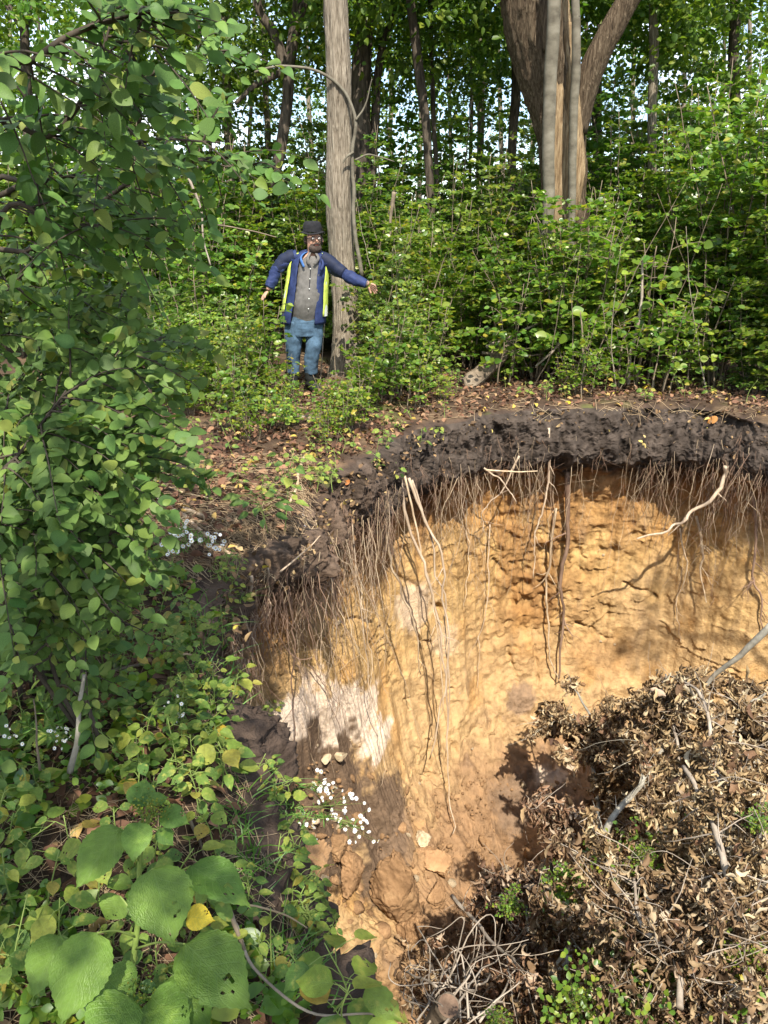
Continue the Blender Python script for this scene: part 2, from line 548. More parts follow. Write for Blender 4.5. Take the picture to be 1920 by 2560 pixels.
M['deadwood'] = plain_mat('dead_pale_wood', [(0.3, (0.15, 0.115, 0.085)), (0.5, (0.29, 0.24, 0.185)), (0.75, (0.44, 0.38, 0.31))], scale=10, stretch=(1, 1, 1), rough=0.85, bump=0.5, bdist=0.01, detail=7)
M['deadwood_grey'] = plain_mat('lichen_grey_bark', [(0.3, (0.14, 0.12, 0.09)), (0.5, (0.25, 0.225, 0.175)), (0.75, (0.40, 0.38, 0.31))], scale=14, rough=0.9, bump=0.5, bdist=0.01, detail=7)
M['log'] = plain_mat('weathered_log', [(0.3, (0.06, 0.045, 0.03)), (0.5, (0.17, 0.13, 0.09)), (0.75, (0.30, 0.25, 0.18))], scale=6, stretch=(1, 1, 1), rough=0.9, bump=0.9, bdist=0.03, detail=8)
M['plank'] = plain_mat('dark_wet_plank', [(0.3, (0.035, 0.022, 0.016)), (0.7, (0.10, 0.065, 0.045))], scale=5, stretch=(.5, 6, 6), rough=0.8, bump=0.4)
M['straw'] = plain_mat('dry_straw', [(0.3, (0.22, 0.145, 0.08)), (0.5, (0.40, 0.29, 0.17)), (0.75, (0.55, 0.44, 0.28))], scale=3, rough=0.85, bump=0)
M['stem_green'] = plain_mat('green_stem', [(0.3, (0.13, 0.19, 0.04)), (0.7, (0.24, 0.30, 0.08))], scale=20, rough=0.6, bump=0.1)
M['petal'] = plain_mat('white_petals', [(0.3, (0.74, 0.74, 0.70)), (0.7, (0.84, 0.84, 0.82))], scale=20, rough=0.6, bump=0)
M['pollen'] = plain_mat('yellow_florets', [(0.3, (0.45, 0.32, 0.04)), (0.7, (0.6, 0.45, 0.08))], scale=20, rough=0.8, bump=0)
M['cut_wood'] = plain_mat('cut_wood', [(0.3, (0.10, 0.06, 0.04)), (0.7, (0.22, 0.145, 0.095))], scale=30, rough=0.9, bump=0.3)

G = [(0.0, (0.070, 0.155, 0.022)), (0.35, (0.12, 0.22, 0.027)), (0.7, (0.18, 0.27, 0.032)), (0.93, (0.25, 0.31, 0.04)), (1.0, (0.34, 0.30, 0.035))]
M['leaf_bright'] = leaf_mat('bright_leaf', G, trans=0.46, rough=0.36, spec=0.55)
M['leaf_mid'] = leaf_mat('mid_green_leaf', [(0.0, (0.055, 0.125, 0.022)), (0.5, (0.09, 0.18, 0.026)), (0.9, (0.14, 0.22, 0.03)), (1.0, (0.20, 0.25, 0.035))], trans=0.45)
M['leaf_yellowish'] = leaf_mat('yellowish_leaf', [(0.0, (0.10, 0.18, 0.02)), (0.5, (0.17, 0.25, 0.028)), (0.85, (0.25, 0.30, 0.035)), (1.0, (0.42, 0.33, 0.04))], trans=0.4)
M['leaf_tree'] = leaf_mat('tree_leaf', [(0.0, (0.055, 0.12, 0.018)), (0.5, (0.095, 0.175, 0.024)), (0.85, (0.15, 0.225, 0.027)), (1.0, (0.21, 0.26, 0.03))], trans=0.52)
M['leaf_shade'] = leaf_mat('blue_green_leaf', [(0.0, (0.060, 0.120, 0.028)), (0.5, (0.092, 0.172, 0.038)), (0.9, (0.135, 0.215, 0.044)), (1.0, (0.20, 0.22, 0.045))], trans=0.36, tint=(1.0, 1.2, .55), rough=.55, spec=.28)
M['leaf_bank'] = leaf_mat('bank_leaf', [(0.0, (0.08, 0.16, 0.028)), (0.4, (0.15, 0.24, 0.036)), (0.7, (0.21, 0.28, 0.042)), (0.9, (0.30, 0.32, 0.05)), (1.0, (0.38, 0.26, 0.05))], trans=0.3, per_object=True, veins=True, blotch=(0.36, 0.36, 0.07))
M['leaf_big'] = leaf_mat('large_leaf', [(0.0, (0.065, 0.145, 0.024)), (0.5, (0.098, 0.19, 0.03)), (1.0, (0.14, 0.225, 0.034))], trans=0.3, per_object=True, veins=True, spec=0.35, blotch=(0.20, 0.31, 0.05))
M['leaf_yellow'] = leaf_mat('yellow_leaf', [(0.0, (0.60, 0.40, 0.03)), (0.6, (0.70, 0.45, 0.04)), (1.0, (0.55, 0.52, 0.05))], trans=0.3, per_object=True, veins=True, tint=(1.1, 1.0, .6))
M['leaf_orange'] = leaf_mat('orange_leaf', [(0.0, (0.45, 0.16, 0.04)), (0.6, (0.55, 0.26, 0.08)), (1.0, (0.35, 0.10, 0.06))], trans=0.25, per_object=True, tint=(1.1, .9, .6))
M['leaf_fern'] = leaf_mat('feathery_leaf', [(0.0, (0.07, 0.16, 0.03)), (1.0, (0.13, 0.25, 0.04))], trans=0.3)
BR = [(0.0, (0.055, 0.034, 0.020)), (0.3, (0.145, 0.086, 0.046)), (0.6, (0.26, 0.165, 0.090)), (0.85, (0.38, 0.27, 0.155)), (1.0, (0.48, 0.39, 0.27))]
M['leaf_dead'] = leaf_mat('withered_leaf', BR, trans=0.18, rough=0.7, tint=(1.1, .9, .6), spec=0.2)
M['litter'] = leaf_mat('litter_leaf', [(0.0, (0.05, 0.03, 0.018)), (0.35, (0.12, 0.068, 0.038)), (0.65, (0.22, 0.125, 0.065)), (0.90, (0.33, 0.22, 0.115)), (0.97, (0.46, 0.34, 0.09)), (1.0, (0.45, 0.36, 0.06))], trans=0.12, rough=0.75, tint=(1.1, .9, .6), spec=0.2)
# ------------------------------------------------------------------ the pit and the ground, in polar form about the pit's middle
PC = np.array([1.5, 4.0])
_rim_px = [(1000, 2640), (690, 2300), (630, 2000), (560, 1700), (505, 1500), (490, 1410), (560, 1335), (740, 1275), (800, 1205), (950, 1120), (1050, 1062), (1250, 1022), (1500, 1012), (1740, 1010), (1850, 1032), (1940, 1050)]
_rim = [on_z(x, y)[:2] for x, y in _rim_px]
_rim += [np.array(q) for q in [(4.7, 6.9), (5.7, 5.9), (6.0, 4.2), (5.6, 2.6), (4.4, 1.6), (3.0, 1.1), (1.6, 0.85), (.7, .9)]]
_rim = np.array(_rim)
_th = np.arctan2(_rim[:, 1] - PC[1], _rim[:, 0] - PC[0]) % (2 * math.pi)
_rr = np.hypot(_rim[:, 0] - PC[0], _rim[:, 1] - PC[1])
_o = np.argsort(_th)
_th, _rr = _th[_o], _rr[_o]
_thx = np.concatenate([_th - 2 * math.pi, _th, _th + 2 * math.pi])
_rx = np.concatenate([_rr] * 3)
_dth = np.linspace(-2 * math.pi, 4 * math.pi, 4321)
_rs = np.interp(_dth, _thx, _rx)
_k = np.exp(-0.5 * (np.arange(-24, 25) / 3.5) ** 2); _k /= _k.sum()
_rs = np.convolve(_rs, _k, 'same')


def rim_r(th):
    r = np.interp(np.mod(th, 2 * math.pi), _dth, _rs)
    P = np.stack([np.cos(th), np.sin(th), 0 * th], 1)
    return r + 0.10 * fbm(P, 9, 4, 5) + 0.035 * fbm(P, 55, 3, 6)


def ground_h(x, y):
    x = np.atleast_1d(np.asarray(x, float)); y = np.atleast_1d(np.asarray(y, float))
    P = np.stack([x, y, 0 * x], 1)
    th = np.arctan2(y - PC[1], x - PC[0])
    d = np.hypot(x - PC[0], y - PC[1]) - rim_r(th)
    h = 0.10 * fbm(P, 0.35, 3, 21) * smooth(0.2, 2.5, d) + 0.035 * fbm(P, 2.2, 4, 22) + 0.012 * fbm(P, 9, 3, 23)
    left = smooth(0.6, -0.6, x) * smooth(5.8, 4.6, y)
    h = h - (0.05 + 0.10 * left) * np.exp(-np.maximum(d, 0) / (0.10 + 0.22 * left))
    far = smooth(12, 60, np.hypot(x, y))
    return h + far * 0.8 * fbm(P, 0.03, 2, 24)


PROF_B = (np.array([0, .06, .16, .30, .44, .56, .75, 1.1, 1.7, 2.4, 3.0, 3.4, 3.7, 3.95, 4.15, 4.3]),
          np.array([0, .06, .10, .13, .14, .08, -.20, -.26, -.12, .02, .20, .40, .78, 1.25, 1.75, 2.2]))
PROF_L = (np.array([0, .06, .16, .30, .56, .75, 1.1, 1.7, 2.4, 3.0, 3.4, 3.95, 4.3]),
          np.array([0, .05, .10, .16, .22, .26, .32, .38, .42, .5, .7, 1.2, 1.8]))
PROF_C = (np.array([0, .06, .16, .26, .36, .56, .9, 1.3, 1.7, 2.2, 2.7, 3.2, 3.5, 3.8, 4.1, 4.3]),
          np.array([0, .06, .10, .11, .02, -.16, -.24, -.14, -.05, .05, .16, .34, .6, 1.05, 1.7, 2.2]))


def wall_points(th, d):
    """wall surface for angle th and depth d (arrays of equal length)"""
    r = rim_r(th)
    rx, ry = PC[0] + r * np.cos(th), PC[1] + r * np.sin(th)
    g = ground_h(PC[0] + (r + .01) * np.cos(th), PC[1] + (r + .01) * np.sin(th))
    wl_ = smooth(3.6, 3.0, ry) * smooth(2.2, 1.2, rx)
    wn_ = smooth(1.9, 1.2, ry) * smooth(-.5, .6, rx)
    wc = smooth(6.4, 5.0, ry) * (1 - wl_) * smooth(1.2, .2, rx)
    ob = np.interp(d, *PROF_B); ol = np.interp(d, *PROF_L); oc = np.interp(d, *PROF_C)
    o = ob * (1 - wl_ - wc) + ol * wl_ + oc * wc
    o = o * (1 - wn_) + (d * 0.35) * wn_
    x, y = PC[0] + (r - o) * np.cos(th), PC[1] + (r - o) * np.sin(th)
    return np.stack([x, y, g - d], 1), wl_, wc


def wall_mesh(nth_dense, nth_rest, nd, detail):
    a = np.linspace(R(26), R(246), nth_dense, endpoint=False)
    b = np.linspace(R(246), R(386), nth_rest, endpoint=False)
    th1 = np.concatenate([a, b])
    d1 = np.concatenate([np.linspace(0, .7, int(nd * .26), endpoint=False), np.linspace(.7, 4.3, nd - int(nd * .26))])
    th, d = np.meshgrid(th1, d1)
    th, d = th.ravel(), d.ravel()
    P, wl_, wc = wall_points(th, d)
    n, m = len(th1), len(d1)
    i = np.arange(m - 1)[:, None] * n; j = np.arange(n)[None]; k = (j + 1) % n
    F = np.stack([i + j, i + k, i + n + k, i + n + j], -1).reshape(-1, 4)
    return P, F, th, d, wl_, wc, n, m


# a coarse copy that everything is set down on
_P, _F, *_ = wall_mesh(240, 40, 90, False)
_verts = list(map(tuple, _P)); _faces = [tuple(q) for q in _F]
_thc = np.linspace(0, 2 * math.pi, 280, endpoint=False)
_ro = np.concatenate([[0, .03, .08, .15, .25, .4, .6, .85, 1.15, 1.5, 2, 2.6, 3.4, 4.5, 6, 8, 11, 16, 24, 40]])
_T, _O = np.meshgrid(_thc, _ro); _T, _O = _T.ravel(), _O.ravel()
_rr2 = rim_r(_T) + _O
_gx, _gy = PC[0] + _rr2 * np.cos(_T), PC[1] + _rr2 * np.sin(_T)
_gz = ground_h(_gx, _gy)
_b = len(_verts)
_verts += list(zip(_gx, _gy, _gz))
for _i in range(len(_ro) - 1):
    for _j in range(280):
        _q = (_j + 1) % 280
        _faces.append((_b + _i * 280 + _j, _b + _i * 280 + _q, _b + (_i + 1) * 280 + _q, _b + (_i + 1) * 280 + _j))
_b = len(_verts)
_verts += [(-1, 0, -4.05), (6, 0, -4.05), (6, 9, -4.05), (-1, 9, -4.05)]
_faces.append((_b, _b + 1, _b + 2, _b + 3))
BVH = BVHTree.FromPolygons(_verts, _faces)


def hit(x, y, far=60.0):
    """where the ray through a photo position meets the ground or the pit"""
    h = BVH.ray_cast(Vector(CAM), Vector(unit(ray(x, y))), far)
    if h[0] is None:
        return None, None
    return np.array(h[0]), np.array(h[1] if h[1].dot(Vector(ray(x, y))) < 0 else -h[1])


# fine wall
P, F, th, d, wl_, wc, n_, m_ = wall_mesh(980, 110, 430, True)
inward = np.stack([-np.cos(th), -np.sin(th), 0 * th], 1)
_ring = np.stack([np.cos(th), np.sin(th), 0 * th], 1)
top_t = 0.64 - 0.30 * wl_ - 0.22 * wc + 0.20 * fbm(_ring, 5.5, 3, 31) + 0.07 * fbm(_ring, 26, 3, 32)
Sx = P.copy(); Sx[:, 2] *= 0.6
n_big = fbm(P, 1.3, 3, 41)
n_mid = fbm(P, 4.5, 5, 42)
n_fine = fbm(P, 16, 4, 43)
crag = fbm(Sx * [1, 1, 1.8], 5.0, 5, 44, ridged=True)
runs = fbm(P * [1, 1, .16], 9, 4, 45)
in_top = smooth(.06, -.04, d - top_t)
clump = fbm(P, 13, 4, 46, gain=.62)
px_rough, _ = hit(1330, 1500)
px_rough2, _ = hit(1350, 1330)
near = lambda c, r_: np.exp(-np.sum(((P - c) / r_) ** 2, 1))
rough = .12 * smooth(-.2, .5, n_big) + np.clip(near(px_rough, np.array([.75, .8, .75])) + .8 * near(px_rough2, np.array([1.6, .8, .35])) + smooth(1.25, .7, d) * .55, 0, 1)
lump = fbm(P * [1, 1, .7], 2.6, 4, 33)
ragged = fbm(P * [1, 1, .35], 8, 4, 35, ridged=True)
disp = in_top * (0.035 * clump + 0.22 * lump + 0.085 * ragged + .030 * fbm(P, 40, 4, 34, gain=.7))
body = (1 - in_top)
disp += body * (0.10 * n_big + (0.020 + .05 * rough) * n_mid + (0.006 + .085 * rough) * crag + (0.012 + .03 * rough) * runs + (0.010 + .016 * rough) * n_fine)
# ledges: thin shelves where the sand broke off in plates
led = fbm(P * [.35, .35, 1], 3.2, 3, 47)
saw = np.mod(led * 3.2 + P[:, 2] * 1.3, 1.0)
disp += body * (0.028 * (saw ** 3) * smooth(.0, .35, fbm(P, 1.7, 2, 48)) )
# cracks
for (c0, c1, w, dep) in [((705, 1530), (860, 1560), .016, .07), ((860, 1540), (1075, 1605), .02, .06), ((720, 1575), (860, 1590), .014, .05), ((1270, 1615), (1290, 1700), .018, .08), ((1335, 1610), (1345, 1700), .015, .07), ((1150, 1800), (1165, 1990), .012, .06), ((1010, 1750), (1130, 1720), .014, .05), ((690, 1690), (830, 1650), .013, .05), ((1235, 1400), (1300, 1480), .02, .07), ((1560, 1450), (1640, 1490), .02, .08), ((1440, 1560), (1530, 1600), .018, .06), ((960, 1410), (1100, 1520), .03, .09)]:
    a_, _ = hit(*c0); b_, _ = hit(*c1)
    ab = b_ - a_
    t_ = np.clip(((P - a_) @ ab) / (ab @ ab), 0, 1)
    dist = np.linalg.norm(P + 0.05 * np.stack([0 * n_mid, 0 * n_mid, fbm(P, 6, 3, 49)], 1) - (a_ + t_[:, None] * ab), axis=1)
    disp -= dep * np.exp(-(dist / w) ** 2)
talus = smooth(3.0, 3.5, d)
disp += talus * (0.09 * fbm(P, 3.2, 3, 50) + .05 * fbm(P, 7, 4, 53, ridged=True))
fade = smooth(0, .03, d)
for pq in [(680, 1810), (740, 1800), (810, 1800), (890, 1810), (960, 1860), (760, 1860), (1040, 1520)]:
    q, _ = hit(*pq)
    disp = disp + (0.10 * n_big - disp) * .75 * near(q, np.array([.3, .5, .2]))
W = P + inward * (disp * fade)[:, None]
W[:, 2] += (in_top * (0.05 * clump + .05 * lump) + talus * 0.11 * fbm(P, 2.4, 4, 51) + talus * .05 * crag + talus * .035 * n_fine) * fade
# pigments
black = np.array([.058, .045, .036]); dbrown = np.array([.10, .055, .030]); rust = np.array([.27, .135, .050]); ochre = np.array([.415, .265, .108])
tan = np.array([.425, .285, .143]); pale = np.array([.60, .475, .355]); brown = np.array([.165, .110, .070]); red = np.array([.27, .165, .088])
mixc = lambda a, b, t: a + (b - a) * np.clip(t, 0, 1)[:, None]
wob = 0.22 * n_big + 0.12 * n_mid + .05 * n_fine
dd = d + wob - top_t
col = np.tile(rust, (len(P), 1))
col = mixc(col, np.tile(ochre, (len(P), 1)), smooth(.15, .95, dd + .25 * runs))
col = mixc(col, tan, smooth(1.1, 2.3, dd) * .8)
col = mixc(col, tan * 1.12, smooth(.1, .6, n_big + .4 * n_mid) * .5)
col = mixc(col, rust * .75, rough * smooth(.0, .5, crag + .3 * n_fine) * .75)
col = mixc(col, ochre * [1.0, .85, .7], smooth(.15, .6, fbm(P, 2.6, 4, 52)) * .6)
col = mixc(col, brown, smooth(.25, .6, runs + .3 * n_mid) * .35)
def patch(px, r_, c, s=1.0, lo=.35, hi=.6, seed=60):
    global col
    f_ = 0
    for pq in (px if isinstance(px, list) else [px]):
        q, _ = hit(*pq)
        f_ = np.maximum(f_, near(q, np.array(r_)))
    f_ = f_ + .24 * fbm(P, 5, 4, seed) + .20 * fbm(P, 24, 4, seed + 1)
    col = mixc(col, c, smooth(lo - .06, hi + .10, f_) * s)
col = mixc(col, red, smooth(3.25, 3.75, d + .25 * n_mid))
col = mixc(col, brown * 1.2, smooth(.2, .6, n_mid + .4 * n_fine) * .4 * talus)
patch([(680, 1810), (730, 1800), (790, 1795), (850, 1795), (905, 1800), (760, 1850), (690, 1870), (820, 1850), (640, 1830)], (.34, .6, .18), pale, 1.0, .38, .46, 60)
patch([(960, 1860), (930, 1850)], (.2, .5, .10), pale, 1.0, .42, .5, 61)
patch((1040, 1520), (.32, .5, .30), pale * .9, .55, .40, .6, 62)
patch((1110, 1600), (.2, .4, .2), pale * .85, .35, .4, .6, 66)
patch([(700, 1950), (690, 2040), (720, 2120), (780, 2090), (760, 1930), (830, 1930), (740, 1990), (800, 2010), (870, 1990), (930, 2030), (860, 2080), (940, 2110), (960, 2040), (740, 2060), (810, 2130)], (.42, .65, .26), brown * .78, 1.0, .38, .50, 63)
patch((990, 2090), (.3, .6, .2), brown * 1.1, .8, .42, .6, 67)
patch((1330, 2020), (.62, .7, .32), brown * 1.15, .95, .42, .62, 64)
patch((1300, 1745), (.22, .4, .22), brown * 1.3, .9, .42, .55, 65)
patch((1560, 1870), (.7, .7, .3), brown * 1.5, .6, .4, .7, 68)
patch((1330, 1480), (.5, .6, .45), rust * .8, .5, .4, .7, 69)
patch((1500, 1640), (.5, .6, .35), rust * .9, .35, .4, .7, 70)
patch((1375, 1945), (.25, .4, .08), pale * .9, .7, .45, .6, 71)
col = mixc(col, dbrown, smooth(.30, -.02, dd - .05 + .12 * ragged) * (1 - .0 * in_top))
leftish = np.clip(wl_ + wc, 0, 1)[:, None]
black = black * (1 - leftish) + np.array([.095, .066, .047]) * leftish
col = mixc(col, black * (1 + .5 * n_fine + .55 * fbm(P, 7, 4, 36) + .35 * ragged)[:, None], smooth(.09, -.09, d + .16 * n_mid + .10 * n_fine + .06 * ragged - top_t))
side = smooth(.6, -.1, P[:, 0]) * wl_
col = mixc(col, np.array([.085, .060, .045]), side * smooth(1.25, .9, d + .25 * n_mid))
col = np.clip(col * (1 + .12 * n_fine + .10 * crag)[:, None], .008, .9)
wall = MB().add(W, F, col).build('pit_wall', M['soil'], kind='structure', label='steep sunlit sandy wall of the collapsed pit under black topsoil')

# pit floor
gx, gy = np.meshgrid(np.linspace(-1.2, 7.0, 200), np.linspace(0, 8.2, 220))
Pf = np.stack([gx.ravel(), gy.ravel(), np.full(gx.size, -4.05)], 1)
Pf[:, 2] += 0.07 * fbm(Pf, 1.6, 4, 71) + .03 * fbm(Pf, 8, 3, 72)
i = np.arange(219)[:, None] * 200; j = np.arange(199)[None]
Ff = np.stack([i + j, i + j + 1, i + 201 + j, i + 200 + j], -1).reshape(-1, 4)
MB().add(Pf, Ff, mixc(np.tile(red, (len(Pf), 1)), brown, smooth(-.2, .5, fbm(Pf, 2.2, 4, 73)))).build('pit_floor', M['soil'], kind='structure', label='loose reddish earth on the floor of the pit')

# ground sheet out to the horizon
th1 = np.concatenate([np.linspace(R(26), R(246), 760, endpoint=False), np.linspace(R(246), R(386), 120, endpoint=False)])
ro = np.concatenate([np.linspace(0, .5, 26, endpoint=False), np.linspace(.5, 3, 50, endpoint=False), np.geomspace(3, 260, 44)])
T_, O_ = np.meshgrid(th1, ro); T_, O_ = T_.ravel(), O_.ravel()
r_ = rim_r(T_) + O_
gx, gy = PC[0] + r_ * np.cos(T_), PC[1] + r_ * np.sin(T_)
Pg = np.stack([gx, gy, ground_h(gx, gy)], 1)
nn, mm = len(th1), len(ro)
i = np.arange(mm - 1)[:, None] * nn; j = np.arange(nn)[None]; k = (j + 1) % nn
Fg = np.stack([i + j, i + nn + j, i + nn + k, i + k], -1).reshape(-1, 4)
g1 = fbm(Pg * [1, 1, 0], 1.1, 4, 81); g2 = fbm(Pg * [1, 1, 0], 6, 4, 82)
cg = mixc(np.tile([.06, .04, .027], (len(Pg), 1)), np.array([.12, .08, .05]), smooth(-.2, .5, g1 + .5 * g2))
cg = mixc(cg, np.array([.065, .046, .035]), smooth(.10, .0, O_ + .05 * g2))
cg = mixc(cg, np.array([.16, .11, .065]), smooth(.1, .5, g2) * .5)
cg = mixc(cg, np.array([.10, .12, .03]), smooth(.45, .65, fbm(Pg * [1, 1, 0], 2.4, 3, 83)) * .6)
ground = MB().add(Pg, Fg, cg).build('forest_floor', M['ground'], kind='structure', label='leaf strewn forest floor around the pit')
# ------------------------------------------------------------------ roots that hang out of the topsoil
def px_path(pts, Y0, Y1=None, n=14):
    """photo positions turned into a path whose distance runs from Y0 to Y1"""
    Y1 = Y0 if Y1 is None else Y1
    k = np.linspace(0, 1, len(pts))
    return spline([at(p[0], p[1], Y0 + (Y1 - Y0) * t) for p, t in zip(pts, k)], n)


def rim_px_Y(x, y):
    h, _ = hit(x, y)
    return h[1]


ROOTS = [  # photo path, distances, width px at top, material, label, side roots
    ([(1000, 1190), (1015, 1290), (1053, 1400), (1088, 1540), (1106, 1700), (1092, 1790), (1066, 1900)], 6.05, 5.75, 11, 'root_pale', 'long thick pale root of the middle bundle, sweeping down to a splayed tip', 3),
    ([(1022, 1195), (1060, 1310), (1095, 1400), (1108, 1530), (1113, 1700), (1108, 1850), (1116, 2000), (1128, 2090)], 6.1, 5.8, 9, 'root_pale', 'longest pale root of the middle bundle, reaching down to the rubble', 2),
    ([(1012, 1190), (1040, 1330), (1065, 1440), (1084, 1560), (1100, 1740), (1074, 1860)], 6.15, 5.85, 7, 'root', 'slender brown root of the middle bundle, between two thick ones', 2),
    ([(1030, 1200), (1075, 1330), (1118, 1500), (1128, 1700), (1122, 1890)], 6.1, 5.9, 7, 'root_pale', 'pale root at the outer edge of the middle bundle', 1),
    ([(958, 1290), (975, 1400), (1000, 1500), (1028, 1580), (1032, 1680)], 5.75, 5.7, 9, 'root', 'crooked brown root hanging just before the middle bundle', 3),
    ([(880, 1300), (890, 1450), (905, 1620), (925, 1740), (950, 1840), (955, 1900), (950, 1980)], 5.2, 5.2, 5, 'root_pale', 'thin pale root falling past the pale sand patch', 2),
    ([(790, 1300), (810, 1420), (860, 1500), (905, 1640), (930, 1720)], 4.75, 4.9, 4, 'root', 'hair thin brown root curving over the yellow sand', 1),
    ([(1372, 1070), (1370, 1180), (1355, 1280), (1338, 1360), (1330, 1440)], 7.0, 6.8, 8, 'root_pale', 'pale taproot in the sun under the black overhang', 3),
    ([(1418, 1180), (1422, 1330), (1408, 1440), (1412, 1530), (1396, 1690)], 6.85, 6.55, 16, 'root_dark', 'stout dark hairy root hanging down to the withered bush', 7),
    ([(1390, 1270), (1372, 1400), (1362, 1520), (1375, 1620), (1392, 1700)], 6.8, 6.6, 9, 'root', 'thin bowed root beside the stout dark hairy root', 3),
    ([(1815, 1165), (1806, 1195), (1740, 1270), (1690, 1310), (1592, 1345)], 6.55, 6.35, 15, 'root_pale', 'thick pale broken root slanting down across the wall', 3),
    ([(1740, 1290), (1765, 1380), (1760, 1440), (1772, 1500)], 6.5, 6.4, 9, 'root', 'short forked root below the slanting broken root', 5),
    ([(1880, 1230), (1896, 1330), (1886, 1430), (1905, 1500), (1910, 1570)], 6.3, 6.2, 10, 'root_dark', 'shaggy dark root cluster hanging by the shaded wall', 9),
    ([(1700, 1320), (1712, 1420), (1688, 1500), (1692, 1600)], 6.6, 6.5, 6, 'root', 'thin zigzag root over the shaded yellow wall', 3),
    ([(1210, 1170), (1262, 1215), (1290, 1260)], 6.8, 6.7, 6, 'root_pale', 'pale root pointing sideways below the black overhang', 1),
    ([(1298, 1140), (1258, 1210), (1215, 1270), (1205, 1330)], 6.9, 6.75, 6, 'root_pale', 'pale slanting root crossing a level one under the overhang', 2),
    ([(905, 1380), (906, 1500), (925, 1650), (918, 1760)], 5.3, 5.2, 4, 'root', 'fine straight root in front of the cracked yellow sand', 1),
    ([(628, 1440), (634, 1520), (628, 1600)], 4.15, 4.1, 13, 'root_pale', 'pale thick root stub standing out of the left root curtain', 2),
    ([(670, 1420), (676, 1480), (666, 1560), (640, 1590)], 4.2, 4.15, 7, 'root_pale', 'pale bent root beside the thick stub in the left root curtain', 2),
    ([(700, 1480), (718, 1560), (716, 1640), (770, 1642)], 4.35, 4.3, 8, 'root_dark', 'dark root that turns out level over the pale sand', 2),
    ([(712, 1400), (722, 1560), (722, 1700), (720, 1850), (726, 1990)], 4.1, 3.9, 7, 'root_dark', 'long dark root down the edge of the pale sand', 3),
    ([(1165, 1250), (1170, 1400), (1158, 1520)], 6.6, 6.5, 5, 'root', 'short thin root between middle bundle and bowed root', 2),
    ([(1225, 1310), (1222, 1460), (1208, 1590), (1198, 1720)], 6.5, 6.35, 4, 'root_pale', 'long hair thin root right of the middle bundle', 1),
    ([(770, 1660), (800, 1690), (830, 1760), (850, 1840)], 4.8, 4.7, 4, 'root_dark', 'fine dark rootlet lying on the pale sand patch', 2),
]
for (pts, Y0, Y1, wpx, mat, lab, side) in ROOTS:
    seed = len(pts) * 31 + int(pts[0][0])
    rr = np.random.default_rng(seed)
    dY = Y1 - Y0
    Y0 = hit(*pts[0])[0][1] - .04
    path = spline([at(p_[0], p_[1], min(Y0 + dY * k_ / (len(pts) - 1), (hit(*p_)[0][1] if hit(*p_)[0] is not None else 99) - .10)) for k_, p_ in enumerate(pts)], 30)
    path = wobble(path, .05, 4.0, seed)
    path = wobble(path, .018, 15.0, seed + 5)
    r0 = wpx * 0.5 / FPX * Y0 * .88
    rad = np.linspace(r0, r0 * .35, 30) * (1 + .15 * fbm(path, 9, 2, seed + 9))
    root = link('hanging_root', None, None, path[0], lab, 'root', 'roots hanging from the pit wall')
    base = path[0]
    MB().add(*tube(path - base, rad, 7)).build('root_stem', M[mat], root)
    for s in range(side):
        k = rr.integers(6, 27)
        L_ = rr.uniform(.08, .30) * (1.3 if mat == 'root_dark' else 1)
        a = rr.normal(size=3) * [1, .4, .3] + [0, -.2, -.9]
        q = path[k] + np.linspace(0, 1, 9)[:, None] * unit(a) * L_
        q = wobble(q, .03, 9, seed + s * 3)
        MB().add(*tube(q - base, np.linspace(rad[k] * .55, .0009, 9), 5)).build('rootlet', M[mat], root)

# thinner roots: parts of the wall itself, one mesh each, plus a fringe too fine to count
fringe = MB(); fringe_d = MB()
cnt = 0
clus = np.concatenate([rng.uniform(R(36), R(150), 24), rng.uniform(R(40), R(75), 10)])
for q in range(1000):
    u = rng.uniform()
    if q < 430:
        th0 = clus[q % 34] + rng.normal() * R(1.6); dep = rng.uniform(.22, .80)
    elif q < 640:
        th0 = rng.uniform(R(150), R(198)); dep = rng.uniform(.10, .45)
    elif q < 820:
        th0 = clus[(q * 7) % 34] + rng.normal() * R(2.5); dep = rng.uniform(.40, 1.0)
    else:
        th0 = rng.uniform(R(34), R(200)); dep = rng.uniform(.05, .5)
    p, _, _ = wall_points(np.array([th0]), np.array([dep]))
    p = p[0] + np.array([-math.cos(th0), -math.sin(th0), 0]) * rng.uniform(.02, .12)
    L_ = rng.gamma(1.5, .26) + .05
    if q >= 820: L_ = rng.uniform(.05, .22)
    if 430 <= q < 640: L_ = rng.uniform(.18, .62)
    if rng.uniform() < .05: L_ *= 1.9
    L_ = min(L_, 1.3)
    n = 10
    t = np.linspace(0, 1, n)[:, None]
    drift = rng.normal(size=3) * [.26, .14, 0]
    path = p + t * [0, 0, -L_] + t * drift * L_ + (t ** 2) * rng.normal(size=3) * [.06, .05, 0] * L_
    path = wobble(path, .06 * L_ + .016, 7, q)
    r0 = rng.uniform(.0010, .0036) * (1.25 if L_ > .5 else 1)
    dark = rng.uniform() < (.45 if q < 430 else .7)
    t_ = tube(path, np.linspace(r0, .0008, n), 5, False)
    if cnt < 226 and L_ > .2 and q < 820:
        cnt += 1
        MB().add(*t_).build('root', M['root_dark' if dark else 'root'], wall)
    else:
        (fringe_d if dark or q >= 820 else fringe).add(*t_)
    # hair
    for _ in range(3 if q < 820 else 5):
        k = rng.integers(1, n - 1)
        h = path[k] + np.linspace(0, 1, 4)[:, None] * (rng.normal(size=3) * [.6, .6, .4] + [0, 0, -.9]) * rng.uniform(.03, .12)
        fringe_d.add(*tube(wobble(h, .02, 20, q + k), np.linspace(.0013, .0005, 4), 3, False))
pale_fringe = MB()
